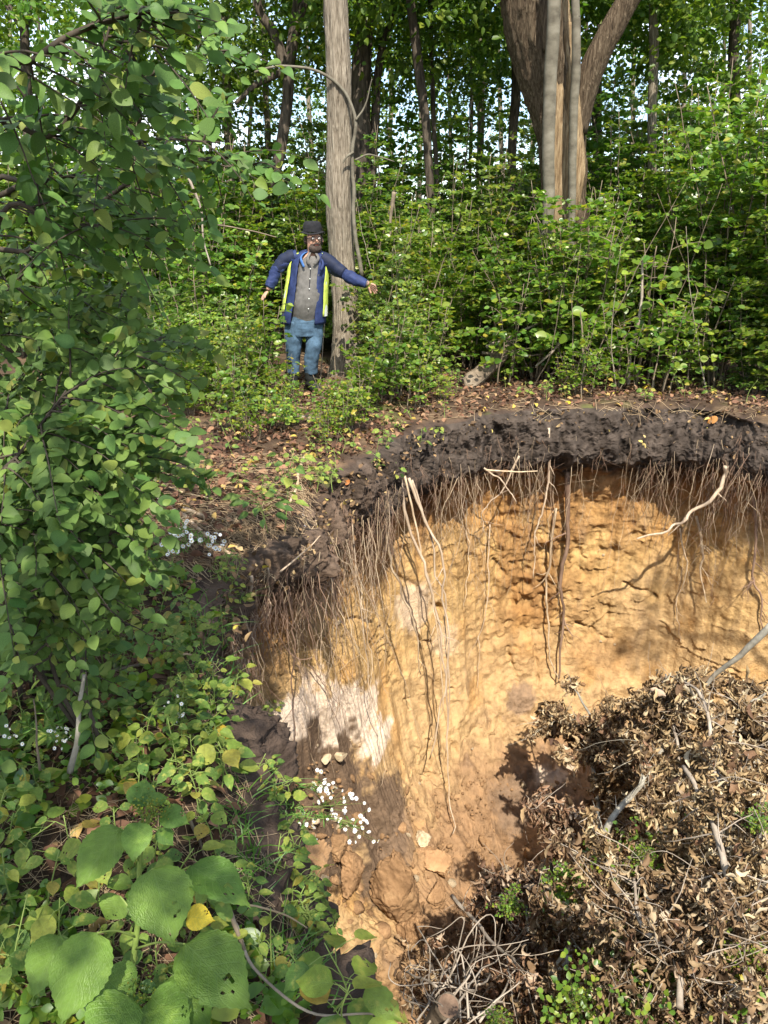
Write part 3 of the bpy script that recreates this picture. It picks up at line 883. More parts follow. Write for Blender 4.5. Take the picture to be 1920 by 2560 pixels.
for q in range(64):                      # the long thin ones that reach far down the wall
    th0 = rng.choice([R(118), R(128), R(140), R(104), R(92), R(80), R(66), R(150), R(160)]) + rng.normal() * R(4)
    dep = rng.uniform(.22, .6)
    p, _, _ = wall_points(np.array([th0]), np.array([dep]))
    p = p[0] + np.array([-math.cos(th0), -math.sin(th0), 0]) * rng.uniform(.04, .16)
    L_ = rng.uniform(.6, 1.75)
    n = 26
    t = np.linspace(0, 1, n)[:, None]
    path = p + t * [0, 0, -L_] + t * rng.normal(size=3) * [.12, .06, 0] * L_ + (t ** 2) * np.array([rng.normal() * .08, -.06, 0]) * L_
    path = wobble(wobble(path, .07, 2.6, 7000 + q), .012, 16, 7100 + q)
    r0 = rng.uniform(.0014, .0034)
    MB().add(*tube(path, np.linspace(r0, .0009, n), 5, False)).build('root', M['root_pale' if q % 2 else 'root'], wall)
    for _ in range(5):
        k = rng.integers(4, n - 2)
        h = path[k] + np.linspace(0, 1, 7)[:, None] * (rng.normal(size=3) * [.6, .4, .3] + [0, 0, -.9]) * rng.uniform(.05, .22)
        pale_fringe.add(*tube(wobble(h, .03, 12, q + k), np.linspace(.0013, .0005, 7), 3, False))
pale_fringe.build('side_rootlets', M['root'], wall, kind='stuff')
fringe.build('root_fringe', M['root'], wall, kind='stuff')
fringe_d.build('root_hair', M['root_dark'], wall, kind='stuff')

# ------------------------------------------------------------------ clods and rocks that fell to the foot of the wall
def ico(sub):
    import bmesh
    bm = bmesh.new(); bmesh.ops.create_icosphere(bm, subdivisions=sub, radius=1.0)
    V = np.array([v.co[:] for v in bm.verts]); F = np.array([[v.index for v in f.verts] for f in bm.faces]); bm.free()
    return V, F


ICO2, ICO3, ICO4, ICO5 = ico(2), ico(3), ico(4), ico(6)


def rock_shape(seed, blocky=.5, sub=3, rough=.12):
    V, F = {2: ICO2, 3: ICO3, 4: ICO5}[sub]
    rr = np.random.default_rng(seed)
    V = V.copy()
    for _ in range(18):                  # cut planes make flat broken faces
        n = unit(rr.normal(size=3)); c = rr.uniform(.42, .72)
        dd_ = V @ n - c
        V = V - np.where(dd_ > 0, dd_, 0)[:, None] * n
    V = V * (1 + rough * .8 * fbm(V, 1.6, 4, seed)[:, None] + .10 * fbm(V, 3.5, 4, seed + 7, ridged=True)[:, None]) + .07 * np.stack([fbm(V, 3, 5, seed + k, gain=.6) for k in (1, 2, 3)], 1)
    if sub == 4:
        pl_ = np.abs(V @ unit(rr.normal(size=3) * [1, .4, .6]) + .10 * fbm(V, 2.5, 4, seed + 40) - .1)
        V = V * (1 - .16 * np.exp(-(pl_ / .025) ** 2) - .06 * smooth(.1, .5, fbm(V, 5, 4, seed + 41, ridged=True)))[:, None]
    return V, F


def rock(seed, px, size, squash, label, mat='clod', sub=4, group='clods at the foot of the wall', sink=.12, rot=None, name='soil_clod'):
    p, nrm = hit(*px)
    V, F = rock_shape(seed, sub=sub)
    V = V * np.array(squash) * size
    if rot is not None:
        V = V @ np.array(Matrix.Rotation(rot[0], 3, rot[1])).T
    o = MB().add(V, F).build(name, M[mat], None, loc=p + np.array([0, -.0, size * squash[2] * (1 - sink * 2)]), label=label, cat='rock' if mat == 'pale_rock' else 'clod', group=group)
    o.rotation_euler = (0, 0, seed * 1.3)
    return o


rock(11, (1055, 2112), .12, (1, .9, .95), 'pale rough rock perched highest on the rubble slope', 'pale_rock', name='pale_rock', group=None, sink=.2)
rock(12, (985, 2290), .34, (.9, .75, 1.05), 'largest reddish clod, split by deep cracks, at the pit bottom', rot=(.5, 'Y'))
rock(13, (880, 2240), .28, (.62, .5, 1.1), 'tall tan slab leaning left of the largest clod', rot=(.35, 'Y'))
rock(14, (1090, 2180), .20, (1.1, .8, .7), 'broad smooth clod just below the pale perched rock')
rock(15, (840, 2135), .16, (1, .9, .8), 'square tan clod below the white asters')
rock(16, (1030, 2365), .22, (.8, .7, 1.1), 'smooth shaded slab below the largest clod', rot=(-.4, 'Y'))
rock(17, (995, 2190), .09, (1, .8, .9), 'small upright clod between the slab and the broad smooth clod')
rock(18, (1090, 2260), .15, (1, .8, .8), 'cracked clod under the broad smooth clod')
rock(19, (1210, 2300), .14, (1, .8, .75), 'rounded reddish clod near the withered leaves at the pit bottom')
rock(20, (760, 2260), .17, (.8, .7, 1), 'reddish clod beside the white root on the left slope')
for k, px in enumerate([(790, 2060), (815, 1905), (850, 1900), (1370, 1975)]):
    rock(30 + k, px, .05 + .012 * k, (1, 1, .7), ['cream pebble above the white asters', 'cream pebble in the brown soil under the pale sand, lower', 'cream pebble in the brown soil under the pale sand, upper', 'cream pebble on the brown patch beside the withered bush'][k], 'pale_rock', 3, name='pebble', group=None)
protos = [MB().add(*rock_shape(100 + k, sub=2)).mesh('soil_clod', M['clod']) for k in range(8)]
pales = [MB().add(*rock_shape(120 + k, sub=2)).mesh('soil_clod', M['pale_rock']) for k in range(3)]
for k in range(210):
    x, y = (rng.uniform(760, 1330), rng.uniform(2090, 2420)) if k < 150 else (rng.uniform(800, 1420), rng.uniform(1930, 2150))
    p, nrm = hit(x, y)
    if p is None or p[1] < 3.2: continue
    s = .012 + rng.gamma(1.6, .016)
    pl = rng.uniform() < .12
    o = link('soil_clod', (pales if pl else protos)[k % (3 if pl else 8)], None, p + [0, 0, s * .3], 'small loose clod among many on the rubble slope at the foot of the wall', 'clod', 'small clods on the rubble slope')
    o.scale = [float(s * q) for q in rng.uniform(.7, 1.3, 3)]
    o.rotation_euler = [float(q) for q in rng.uniform(0, 6.28, 3)]
for k in range(70):
    x, y = rng.uniform(720, 1850), rng.uniform(1330, 1900)
    p, nrm = hit(x, y)
    s = .008 + rng.gamma(1.5, .008)
    o = link('embedded_stone', (pales if k % 2 else protos)[k % 3], wall, p)
    o.scale = [float(s * q) for q in rng.uniform(.7, 1.4, 3)]
    o.rotation_euler = [float(q) for q in rng.uniform(0, 6.28, 3)]
# litter and torn turf on the black edge
tl = MB(); n = 520
tt_ = rng.uniform(R(34), R(200), n); dp = rng.gamma(1.2, .09, n)
tp_, _, _ = wall_points(tt_, np.minimum(dp, .45))
tp_ += np.stack([-np.cos(tt_), -np.sin(tt_), 0 * tt_], 1) * rng.uniform(.03, .14, (n, 1)) + [0, 0, .02]
scatter(tl, tp_[::2], rnd(len(tp_[::2])), rnd(len(tp_[::2])) + [0, -.6, .8], rng.uniform(.02, .065, len(tp_[::2])), tpl_leaf(.62, .25, .35, n=3))
scatter(tl, tp_[1::2], rnd(len(tp_[1::2])), rnd(len(tp_[1::2])) + [0, -.6, .8], rng.uniform(.02, .05, len(tp_[1::2])), tpl_curl(.5, 2.2, 4, 3))
tl.build('edge_leaves', M['litter'], wall, kind='stuff')
# grit too small to count
gm = MB()
V2, F2 = ico(1)
for k in range(1500):
    x, y = rng.uniform(740, 1500), rng.uniform(1900, 2430)
    p, nrm = hit(x, y)
    if p is None or p[1] < 3: continue
    s = .004 + rng.gamma(1.5, .004)
    gm.add(V2 * s * rng.uniform(.6, 1.3, 3) + p, F2)
gm.build('rubble', M['clod'], None, label='fine crumbs of earth scattered down the rubble slope', kind='stuff')
# ------------------------------------------------------------------ trees
def bark_tube(path, rad, nseg, ridge, seed, rfreq=3.0):
    """a trunk with furrowed bark in its geometry"""
    V, F = tube(path, rad, nseg, True)
    n = len(path) * nseg
    a = np.tile(np.arange(nseg) * 2 * math.pi / nseg, len(path))
    s = np.repeat(np.cumsum(np.concatenate([[0], np.linalg.norm(np.diff(path, axis=0), axis=1)])), nseg)
    Q = np.stack([np.cos(a) * rfreq, np.sin(a) * rfreq, s * .9], 1)
    h = fbm(Q, 3.4, 4, seed, ridged=True) * ridge + fbm(Q, .6, 2, seed + 3) * ridge * 1.6
    C = np.repeat(path, nseg, axis=0)
    V[:n] += unit(V[:n] - C) * h[:, None]
    return V, F


TREE_CROWN_TPL = tpl_simple(.62, .10, .08)


def crown_mesh(seed, n_clusters, per, rx, rz, leaf, mat, name='crown'):
    rr = np.random.default_rng(seed)
    mb = MB()
    d_ = unit(rr.normal(size=(n_clusters, 3)))
    rad = rr.uniform(.25, 1, (n_clusters, 1)) ** .5
    C = d_ * rad * [rx, rx, rz]
    Ps, Ds, Ns, Ss = [], [], [], []
    for c in C:
        k = int(per * rr.uniform(.5, 1.5))
        R_ = rr.uniform(.2, .46)
        ax = unit(c * [1, 1, .3] + rr.normal(size=3) * .5)
        tt = rr.uniform(-1, 1, (k, 1))
        P_ = c + ax * tt * R_ * 1.3 + rr.normal(size=(k, 3)) * R_ * [.42, .42, .30]
        Ps.append(P_)
        Ds.append(unit(ax + rr.normal(size=(k, 3)) * .8 + [0, 0, -.45]))
        Ns.append(rr.normal(size=(k, 3)) * .6 + [0, -.25, .8])
        Ss.append(leaf * rr.uniform(.6, 1.25, k))
    scatter(mb, np.concatenate(Ps), np.concatenate(Ds), np.concatenate(Ns), np.concatenate(Ss), TREE_CROWN_TPL)
    return mb.mesh(name, mat)


CROWNS = [crown_mesh(300 + k, 46, 36, 2.0, 1.7, .12, M['leaf_tree']) for k in range(4)]
CROWNS_FAR = [crown_mesh(320 + k, 50, 28, 2.4, 2.0, .16, M['leaf_tree']) for k in range(3)]
CROWNS_BRIGHT = [crown_mesh(340 + k, 110, 34, 1.5, 1.2, .075, M['leaf_mid']) for k in range(2)]


def add_crown(parent, base, c, k, s=1.0, far=False, bright=False):
    lst = CROWNS_FAR if far else (CROWNS_BRIGHT if bright else CROWNS)
    o = link('crown', lst[k % len(lst)], parent, np.asarray(c) - base)
    o.rotation_euler = (0, 0, k * 2.1)
    o.scale = (s, s, s * (1.0 - .1 * (k % 3)))


def tree(px, Y, wpx, mat, label, cat='tree', limbs=(), crowns=(), nseg=14, ridge=.05, top=None, group=None, name='tree', far=False, seed=0, flare=1.35):
    """px: trunk axis in the photo from the ground up; wpx: widths there"""
    if mat == 'bark_dark': wpx = [w_ * .8 for w_ in wpx]
    pts = [at(x, y, Y) for x, y in px]
    b = pts[0].copy(); gz = ground_h(b[0], b[1])[0]
    dz = (pts[1] - pts[0]) / max(1e-6, pts[1][2] - pts[0][2])
    foot = b + dz * (gz - .12 - b[2]) if b[2] > gz - .12 else b
    pts = [foot] + [p for p in pts if p[2] > foot[2] + .3]
    if top:
        dirn = unit(pts[-1] - pts[-2])
        pts.append(pts[-1] + dirn * top)
    path = spline(pts, 14 + int(6 * len(pts)) if ridge < .02 else 60 + 16 * len(pts))
    path = wobble(path, .05, .8, 500 + seed)
    sc = Y / FPX
    w = np.interp(np.linspace(0, 1, len(path)), np.linspace(0, 1, len(wpx)), wpx) * .5 * sc
    hgt = path[:, 2] - foot[2]
    w = w * (1 + (flare - 1) * np.exp(-hgt / .28))
    root = thing(name, foot, label, cat, group)
    MB().add(*bark_tube(path - foot, w, nseg, ridge * np.mean(w), 500 + seed)).build('trunk', M[mat], root)
    for li, (lpx, lY0, lY1, lw, lmat) in enumerate(limbs):
        lp = wobble(px_path(lpx, lY0, lY1, 16 if len(lpx) < 4 else 26), .04, 1.2, 540 + seed + li)
        lw_ = np.linspace(lw[0], lw[1], len(lp)) * .5 * sc
        MB().add(*bark_tube(lp - foot, lw_, 10, .06 * np.mean(lw_), 560 + seed + li)).build('limb', M[lmat], root)
    for ci, c in enumerate(crowns):
        c3 = at(c[0], c[1], c[2])
        add_crown(root, foot, c3, seed + ci, c[3] if len(c) > 3 else 1.0, far or c[2] > 17, len(c) > 4)
    return root


# the straight grey tree beside the man, with its climbing vine
t = tree([(866, 935), (868, 860), (864, 760), (858, 640), (852, 500), (849, 350), (846, 180), (842, 0)], 9.5, [70, 66, 60, 56, 56, 54, 52, 48, 46], 'bark', 'straight grey brown tree right beside the man, rising out of the frame', nseg=56, ridge=.11, top=3.2, seed=1, flare=1.45)
foot = np.array(t.location)
for lpx, Y0, Y1, lw in [([(866, -60), (930, -160), (1010, -230)], 9.5, 9.3, (22, 10)), ([(842, -120), (790, -230), (720, -280)], 9.5, 9.8, (22, 10))]:
    lp = px_path(lpx, Y0, Y1, 12)
    MB().add(*bark_tube(lp - foot, np.linspace(lw[0], lw[1], 12) * .5 * 9.5 / FPX, 9, .003, 9)).build('limb', M['bark'], t)
for k, c in enumerate([(790, -330, 11.8), (1010, -300, 11.6), (900, -520, 12)]):
    add_crown(t, foot, at(*c), k, 1.0)
v = thing('climbing_vine', at(905, 690, 9.3), 'thin grey vine stem looping down the right side of the straight grey tree', 'vine')
vb = at(905, 690, 9.3)
for nm, pts, Y0, w0, w1 in [('stem', [(905, 690), (898, 640), (886, 560), (888, 470), (884, 380), (890, 300), (868, 235), (820, 190), (760, 168), (690, 165), (640, 178)], 9.3, 10, 5), ('branch', [(884, 380), (870, 390), (862, 400), (858, 410)], 9.28, 6, 3), ('branch', [(888, 400), (930, 385), (985, 400)], 9.25, 5, 2), ('branch', [(890, 300), (915, 260), (930, 200)], 9.3, 5, 2)]:
    lp = wobble(px_path(pts, Y0, Y0, 34), .02, 4, 77 + len(pts))
    MB().add(*tube(lp - vb, np.linspace(w0, w1, 34) * .5 * 9.3 / FPX, 8)).build(nm, M['bark_smooth'], v)

# the dark tree behind it
tree([(905, 800), (905, 600), (902, 420), (898, 220), (905, 60), (915, -30)], 13.0, [60, 58, 56, 55, 50, 44], 'bark_dark', 'thick dark forked tree half hidden behind the straight grey tree', nseg=24, ridge=.08, top=3.5, seed=2,
     limbs=[([(925, 520), (935, 330), (948, 180), (975, 40), (1000, -60)], 13, 13.2, (24, 12), 'bark_dark')], crowns=[(820, -160, 13.2), (1010, -130, 12.8), (930, 60, 14.5, .8)])
# the big old tree with bare wood
t = tree([(1420, 900), (1418, 760), (1414, 620), (1408, 480), (1398, 330), (1372, 180), (1345, 60), (1330, -40)], 10.6, [104, 98, 92, 90, 96, 122, 134, 134, 128], 'bark_old', 'massive old broken tree with peeling bark and bare yellow wood', nseg=72, ridge=.12, top=1.6, seed=3, flare=1.2,
         limbs=[([(1435, 330), (1465, 215), (1508, 110), (1562, 20), (1610, -60)], 10.55, 10.3, (60, 46), 'bark_old')], crowns=[(1290, -220, 12.6), (1560, -200, 12.4), (1700, -130, 12.6), (1420, -360, 13)])
foot = np.array(t.location)
wood = MB()
for pts, w0, w1 in [([(1392, 700), (1398, 560), (1404, 420), (1400, 280), (1392, 150), (1378, 10), (1374, -40)], np.r_[np.linspace(6, 56, 12), np.linspace(56, 74, 48)], 0), ([(1432, 560), (1438, 420), (1432, 300), (1420, 180), (1412, 60)], np.r_[np.linspace(4, 40, 14), np.linspace(40, 20, 46)], 0)]:
    lp = px_path(pts, 10.34, 10.36, 60)
    wood.add(*bark_tube(lp - foot, np.stack([w0 * .5 * 10.4 / FPX, np.minimum(.10, w0 * .004)], 1), 26, .02, 91))
wood.build('bare_wood', M['bare_wood'], t)
hol = px_path([(1364, 130), (1360, 60), (1352, 0)], 10.2, 10.2, 14)
MB().add(*bark_tube(hol - foot, np.linspace(.035, .06, 14), 9, .012, 93)).build('bark_flap', M['bark_old'], t)
# slender trunks around the old tree
tree([(1362, 760), (1365, 480), (1368, 300), (1372, 150), (1378, 0)], 9.9, [24, 26, 28, 28, 28], 'bark_smooth', 'smooth slender grey tree standing close before the massive old tree', nseg=20, ridge=.04, top=3, seed=4, crowns=[(1330, -150, 11.8, .8)])
tree([(1424, 640), (1426, 330), (1436, 170), (1438, 60), (1434, -30)], 10.1, [12, 18, 20, 18, 16], 'bark_smooth', 'thin curved grey sapling pressed against the bare wood of the old tree', nseg=14, ridge=.04, top=2.5, seed=5, crowns=[(1480, -170, 12.0, .7)])
tree([(1630, 560), (1628, 300), (1632, 140), (1634, 0)], 12.0, [20, 20, 20, 18], 'bark', 'slim pale tree to the right of the old tree against the sky', nseg=16, ridge=.07, top=3, seed=6, crowns=[(1700, -130, 12, .9), (1600, -220, 12.5, .9), (1720, 60, 13, .8)])
tree([(1496, 560), (1496, 240), (1508, 120), (1512, 20)], 15, [24, 26, 26, 24], 'bark_dark', 'dark tree seen through the fork right of the old tree', nseg=14, ridge=.06, top=3, seed=7, crowns=[(1500, -100, 15), (1580, 120, 16, .8)])
tree([(1282, 620), (1278, 400), (1284, 250), (1290, 120)], 14, [24, 24, 26, 22], 'bark_dark', 'dark short trunk in the foliage left of the old tree', nseg=14, ridge=.06, top=2.5, seed=8, crowns=[(1230, -30, 14), (1330, 60, 15, .8)])
# thin trunks in the middle
tree([(1084, 760), (1072, 480), (1062, 340), (1040, 180), (1028, 60), (1022, -20)], 12.2, [20, 22, 24, 26, 24, 22], 'bark_dark', 'slightly leaning dark slim tree in the middle gap', nseg=16, ridge=.06, top=3.5, seed=9, crowns=[(1020, -150, 12.2), (1110, 60, 13.5, .8), (980, 120, 14, .7)])
tree([(1090, 760), (1090, 480), (1084, 300), (1078, 160), (1074, 0)], 13.4, [12, 12, 13, 13, 12], 'bark_dark', 'very thin tree just right of the leaning dark slim tree', nseg=12, ridge=.05, top=3, seed=10, crowns=[(1120, -80, 13.5, .8)])
tree([(1196, 660), (1198, 420), (1200, 230), (1206, 60), (1208, -30)], 15.5, [15, 15, 16, 15, 15], 'bark', 'thin pale brown tree midway between the slim tree and the old tree', nseg=12, ridge=.06, top=3, seed=11, crowns=[(1200, -60, 15.5), (1160, 130, 17, .8), (1250, 200, 18, .7)])
tree([(1176, 620), (1176, 420), (1178, 280), (1180, 160)], 17, [9, 9, 10, 9], 'bark_dark', 'pencil thin dark trunk left of the thin pale brown tree', nseg=10, ridge=.05, top=3, seed=12, crowns=[(1090, 160, 18, .8)])
# the left side
tree([(320, 760), (318, 520), (322, 330), (330, 190), (338, 90)], 14.5, [62, 62, 62, 58, 50], 'bark_dark', 'broad dark tree behind the leafy bush on the left', nseg=20, ridge=.08, top=3, seed=13, crowns=[(300, -60, 14.5), (430, 60, 14, .8), (200, 40, 15, .9)])
tree([(76, 700), (72, 440), (66, 250), (60, 80), (54, -30)], 11.5, [26, 26, 24, 22, 18], 'bark_dark', 'forked dark tree at the far left edge', nseg=14, ridge=.06, top=2, seed=14, limbs=[([(60, 75), (30, 30), (0, -10)], 11.5, 11.5, (18, 12), 'bark_dark'), ([(60, 75), (80, 0), (100, -60)], 11.5, 11.5, (16, 10), 'bark_dark')], crowns=[(40, -120, 11.5), (140, 80, 12, .8), (-60, 160, 12, .8)])
tree([(600, 700), (640, 540), (690, 400), (716, 260), (722, 160), (735, 40), (738, -30)], 12.5, [34, 34, 32, 30, 28, 26, 24], 'bark_dark', 'dark leaning tree that forks high, left of the man', nseg=16, ridge=.07, top=3, seed=15, limbs=[([(718, 190), (690, 90), (650, 30), (640, -40)], 12.5, 12.5, (24, 14), 'bark_dark'), ([(722, 165), (745, 70), (770, -20)], 12.5, 12.4, (22, 14), 'bark_dark'), ([(705, 180), (640, 215), (590, 262)], 12.5, 12.3, (16, 8), 'bark_dark')], crowns=[(660, -130, 12.5), (780, -60, 13, .8), (560, 60, 13, .8), (640, 330, 15, .8)])
tree([(575, 620), (572, 420), (570, 260), (566, 80), (565, -20)], 14.0, [16, 18, 20, 20, 18], 'bark', 'slim brown tree left of the leaning forked tree', nseg=12, ridge=.06, top=3, seed=16, crowns=[(520, -60, 14), (500, 180, 15, .8)])
tree([(505, 640), (502, 460), (500, 330), (498, 200)], 16, [14, 14, 15, 14], 'bark_dark', 'thin dark tree deep in the wood above the leafy bush', nseg=10, ridge=.05, top=3, seed=17, crowns=[(440, 180, 17, .8)])
tree([(665, 620), (664, 470), (668, 330), (664, 240)], 15, [13, 14, 14, 13], 'bark', 'thin pale trunk behind the leaning forked tree', nseg=10, ridge=.05, top=3, seed=18, crowns=[(760, 300, 17, .8)])
tree([(1850, 700), (1846, 400), (1840, 150), (1838, -20)], 12.5, [30, 30, 28, 26], 'bark_dark', 'dark trunk buried in the high foliage at the right edge', nseg=14, ridge=.06, top=3, seed=19, crowns=[(1830, -90, 12), (1920, 80, 12, .9), (1760, -30, 12.6, .8)])
# further trees: only their stems and airy crowns show through the gaps
FAR = [(130, 19), (230, 23), (410, 20), (610, 22), (790, 19.5), (985, 20), (1130, 22), (1260, 21), (1330, 24), (1460, 20), (1570, 19), (1700, 18), (1810, 22), (1900, 19), (40, 21), (520, 24), (860, 25), (1050, 26)]
for k, (x, Y) in enumerate(FAR):
    q = rng.uniform(-25, 25)
    tree([(x, 640), (x + q * .3, 420), (x + q, 200), (x + q * 1.4, 0)], Y, [11, 11, 10, 8], 'bark_dark' if k % 3 == 0 else 'bark', 'slender background tree deep in the wood, seen in pieces through the leaves', nseg=8, ridge=.01, top=3.5, seed=30 + k, far=True, group='slender background trees',
         crowns=[(x + rng.uniform(-60, 60), rng.uniform(-40, 60), Y, .8), (x + rng.uniform(-90, 90), rng.uniform(210, 330), Y + 1, .6), (x + rng.uniform(-90, 90), rng.uniform(400, 470), Y + .5, .6)][1 - k % 2::2] if k % 3 else [(x + 30, 20, Y, .85)])
# trees that stand outside the frame, to the left of and behind the viewer: their crowns shade the near bank
for k, (x, y, lab, cs) in enumerate([(-4.6, 1.8, 'broad tree left of the frame whose crown shades the near bank', [(-3.6, 1.0, 4.6, 1.2), (-2.7, 0.3, 5.6, 1.3), (-2.3, 1.9, 6.4, 1.0), (-4.6, 2.2, 5.2, 1.2), (-1.75, .2, 5.2, 1.1), (-3.3, 3.0, 6.0, 1.0)]),
                                      (-1.8, -3.6, 'tree behind the viewer whose crown shades the foreground plants', [(-1.1, -2.0, 4.4, 1.1), (-1.25, -.8, 5.3, .95), (-2.5, -1.6, 4.2, 1.1), (-.45, -1.75, 4.3, .75), (-.8, -2.9, 4.6, 1.0)]),
                                      (8.2, -1.0, 'tree right of the frame whose crown shades the right pit wall', [(4.0, 1.2, 6.0, .40), (4.9, 1.5, 6.6, .48)])]):
    gz = ground_h(x, y)[0]
    base = np.array([x, y, gz - .1])
    tr = thing('tree', base, lab, 'tree')
    cc = np.mean([c[:3] for c in cs], 0)
    p = spline([base, base + [.1, .1, 2.0], (base + cc) / 2 + [0, 0, 1.2], cc + [0, 0, .6]], 30)
    MB().add(*bark_tube(p - base, np.linspace(.17, .07, 30), 14, .012, 600 + k)).build('trunk', M['bark'], tr)
    for q, c in enumerate(cs):
        lp = spline([p[16 + q], (p[16 + q] + np.array(c[:3])) / 2 + [0, 0, .2], np.array(c[:3])], 12)
        MB().add(*tube(lp - base, np.linspace(.05, .02, 12), 7)).build('limb', M['bark'], tr)
        add_crown(tr, base, np.array(c[:3]), k * 3 + q, c[3] * .75)
# the far wood closes the view at the horizon
fw = MB()
n = 26000
X_ = rng.uniform(-34, 40, n); Y_ = rng.uniform(27, 36, n)
tops = 3.0 + 1.8 * fbm(np.stack([X_, 0 * X_, 0 * X_], 1), .16, 3, 801)
Z_ = rng.uniform(0, 1, n) ** 0.9 * tops
scatter(fw, np.stack([X_, Y_, Z_], 1), rnd(n), rnd(n) * .6 + [0, -.4, .6], rng.uniform(.25, .5, n), tpl_simple(.7))
fw.build('far_woods', M['leaf_tree'], None, label='dense far wood closing the view behind the trees', kind='stuff')
# ------------------------------------------------------------------ shrubs of the thicket
LEAF_OVAL = tpl_leaf(.72, .10, .10, n=3)
LEAF_ROUND = tpl_leaf(.84, .08, .12, n=4)


def shrub_parts(seed, h, spread, n_stems, leaf, n_branch, per, low=.12):
    """stems (one mesh each), twigs, and arrays of leaves for one shrub standing at the origin"""
    rr = np.random.default_rng(seed)
    stems, tw = [], MB()
    LP, LD, LN, LS = [], [], [], []
    for s in range(n_stems):
        a = s * 2.4 + rr.uniform(-.4, .4)
        out = spread * rr.uniform(.25, 1.0)
        hh = h * rr.uniform(.62, 1.0)
        b = np.array([math.cos(a), math.sin(a), 0]) * rr.uniform(.02, .14)
        e = np.array([math.cos(a) * out, math.sin(a) * out, hh])
        m = (b + e) * .5 + np.array([math.cos(a), math.sin(a), 0]) * (-.10 * out) + rr.normal(size=3) * .06
        p = wobble(spline([b, m, e], 14), .05, 2.2, seed + s)
        stems.append((p, np.linspace(.010, .003, 14) * (h / 2) ** .5 * rr.uniform(.8, 1.2)))
        for k in range(n_branch):
            t = low + (1 - low) * (k + rr.uniform(0, 1)) / n_branch
            q = p[min(13, int(t * 13))]
            L_ = (.22 + .34 * rr.uniform()) * (1.15 - .55 * t) * (h / 2.2) ** .5
            az = k * 2.4 + rr.uniform(-.6, .6)
            dr = unit(np.array([math.cos(az), math.sin(az), rr.uniform(.1, .7)]))
            tt = np.linspace(0, 1, 6)[:, None]
            br = q + dr * tt * L_ + np.array([0, 0, -.28 * L_]) * tt ** 2
            tw.add(*tube(br, np.linspace(.0032, .0010, 6), 3, False))
            n = int(per * rr.uniform(.7, 1.3) * L_ / .35)
            u = np.sort(rr.uniform(.08, 1.03, n))[:, None]
            pos = q + dr * u * L_ + np.array([0, 0, -.28 * L_]) * u ** 2
            side = unit(np.cross(dr, [0, 0, 1.0]))
            sg = np.where(np.arange(n) % 2 == 0, 1, -1)[:, None]
            d_ = dr * .55 + side * sg * .85 + rr.normal(size=(n, 3)) * .28 + [0, 0, -.10]
            LP.append(pos + unit(d_) * .012); LD.append(d_)
            LN.append(np.array([.12, -.62, .8]) + rr.normal(size=(n, 3)) * .40)
            LS.append(leaf * rr.uniform(.55, 1.2, n) * (1.08 - .25 * u[:, 0]))
    return stems, tw, np.concatenate(LP), np.concatenate(LD), np.concatenate(LN), np.concatenate(LS)


class ShrubKind:
    def __init__(self, name, seed, h, spread, n_stems, leaf, n_branch, per, mat, tpl, low=.12, parts=0):
        self.name = name
        st, tw, P_, D_, N_, S_ = shrub_parts(seed, h, spread, n_stems, leaf, n_branch, per, low)
        self.stems = [MB().add(*tube(p, r, 5)).mesh('stem', M['twig']) for p, r in st]
        self.twigs = tw.mesh('twigs', M['twig'])
        self.leaves = []
        if parts:
            o_ = np.argsort(-S_)[:parts]
            lm_ = [MB().add(*tpl_leaf(.84 * w_, f_, d_, n=5)).mesh('leaf', mat) for w_, f_, d_ in [(1, .1, .12), (.85, .2, .3), (1.05, .05, .05)]]
            self.leaves = [(lm_[k % 3], basis(P_[k], D_[k], N_[k], S_[k])) for k in o_]
            k_ = np.setdiff1d(np.arange(len(P_)), o_)
            P_, D_, N_, S_ = P_[k_], D_[k_], N_[k_], S_[k_]
        fm = MB(); scatter(fm, P_, D_, N_, S_, tpl)
        self.fol = fm.mesh('foliage', mat)

    def place(self, p, label, group, s=1.0, rz=0.0, cat='shrub', tilt=(0, 0), zs=1.0):
        r_ = thing(self.name, p, label, cat, group, rz)
        r_.scale = (s, s, s * zs)
        r_.rotation_euler = (tilt[0], tilt[1], rz)
        for m in self.stems:
            link('stem', m, r_)
        link('twigs', self.twigs, r_, kind='stuff')
        link('foliage', self.fol, r_, kind='stuff')
        for me_, mx_ in self.leaves:
            link('leaf', me_, r_).matrix_local = mx_
        return r_


SH = [ShrubKind('shrub', 900 + k, 2.2, .75, 8, .078, 24, 17, M[m], LEAF_OVAL, .16) for k, m in enumerate(['leaf_bright', 'leaf_bright', 'leaf_mid', 'leaf_bright'])]
TALL = [ShrubKind('tall_shrub', 920 + k, 3.6, 1.0, 8, .088, 36, 17, M[m], LEAF_OVAL, .14) for k, m in enumerate(['leaf_bright', 'leaf_mid', 'leaf_bright'])]
SMALL = [ShrubKind('seedling_shrub', 940 + k, .9, .30, 4, .062, 10, 14, M[m], LEAF_ROUND, .25, 140) for k, m in enumerate(['leaf_bright', 'leaf_yellowish', 'leaf_bright'])]


def ground_at(x, Y):
    p = at(x, 900, Y)
    return np.array([p[0], Y, ground_h(p[0], Y)[0] - .02])


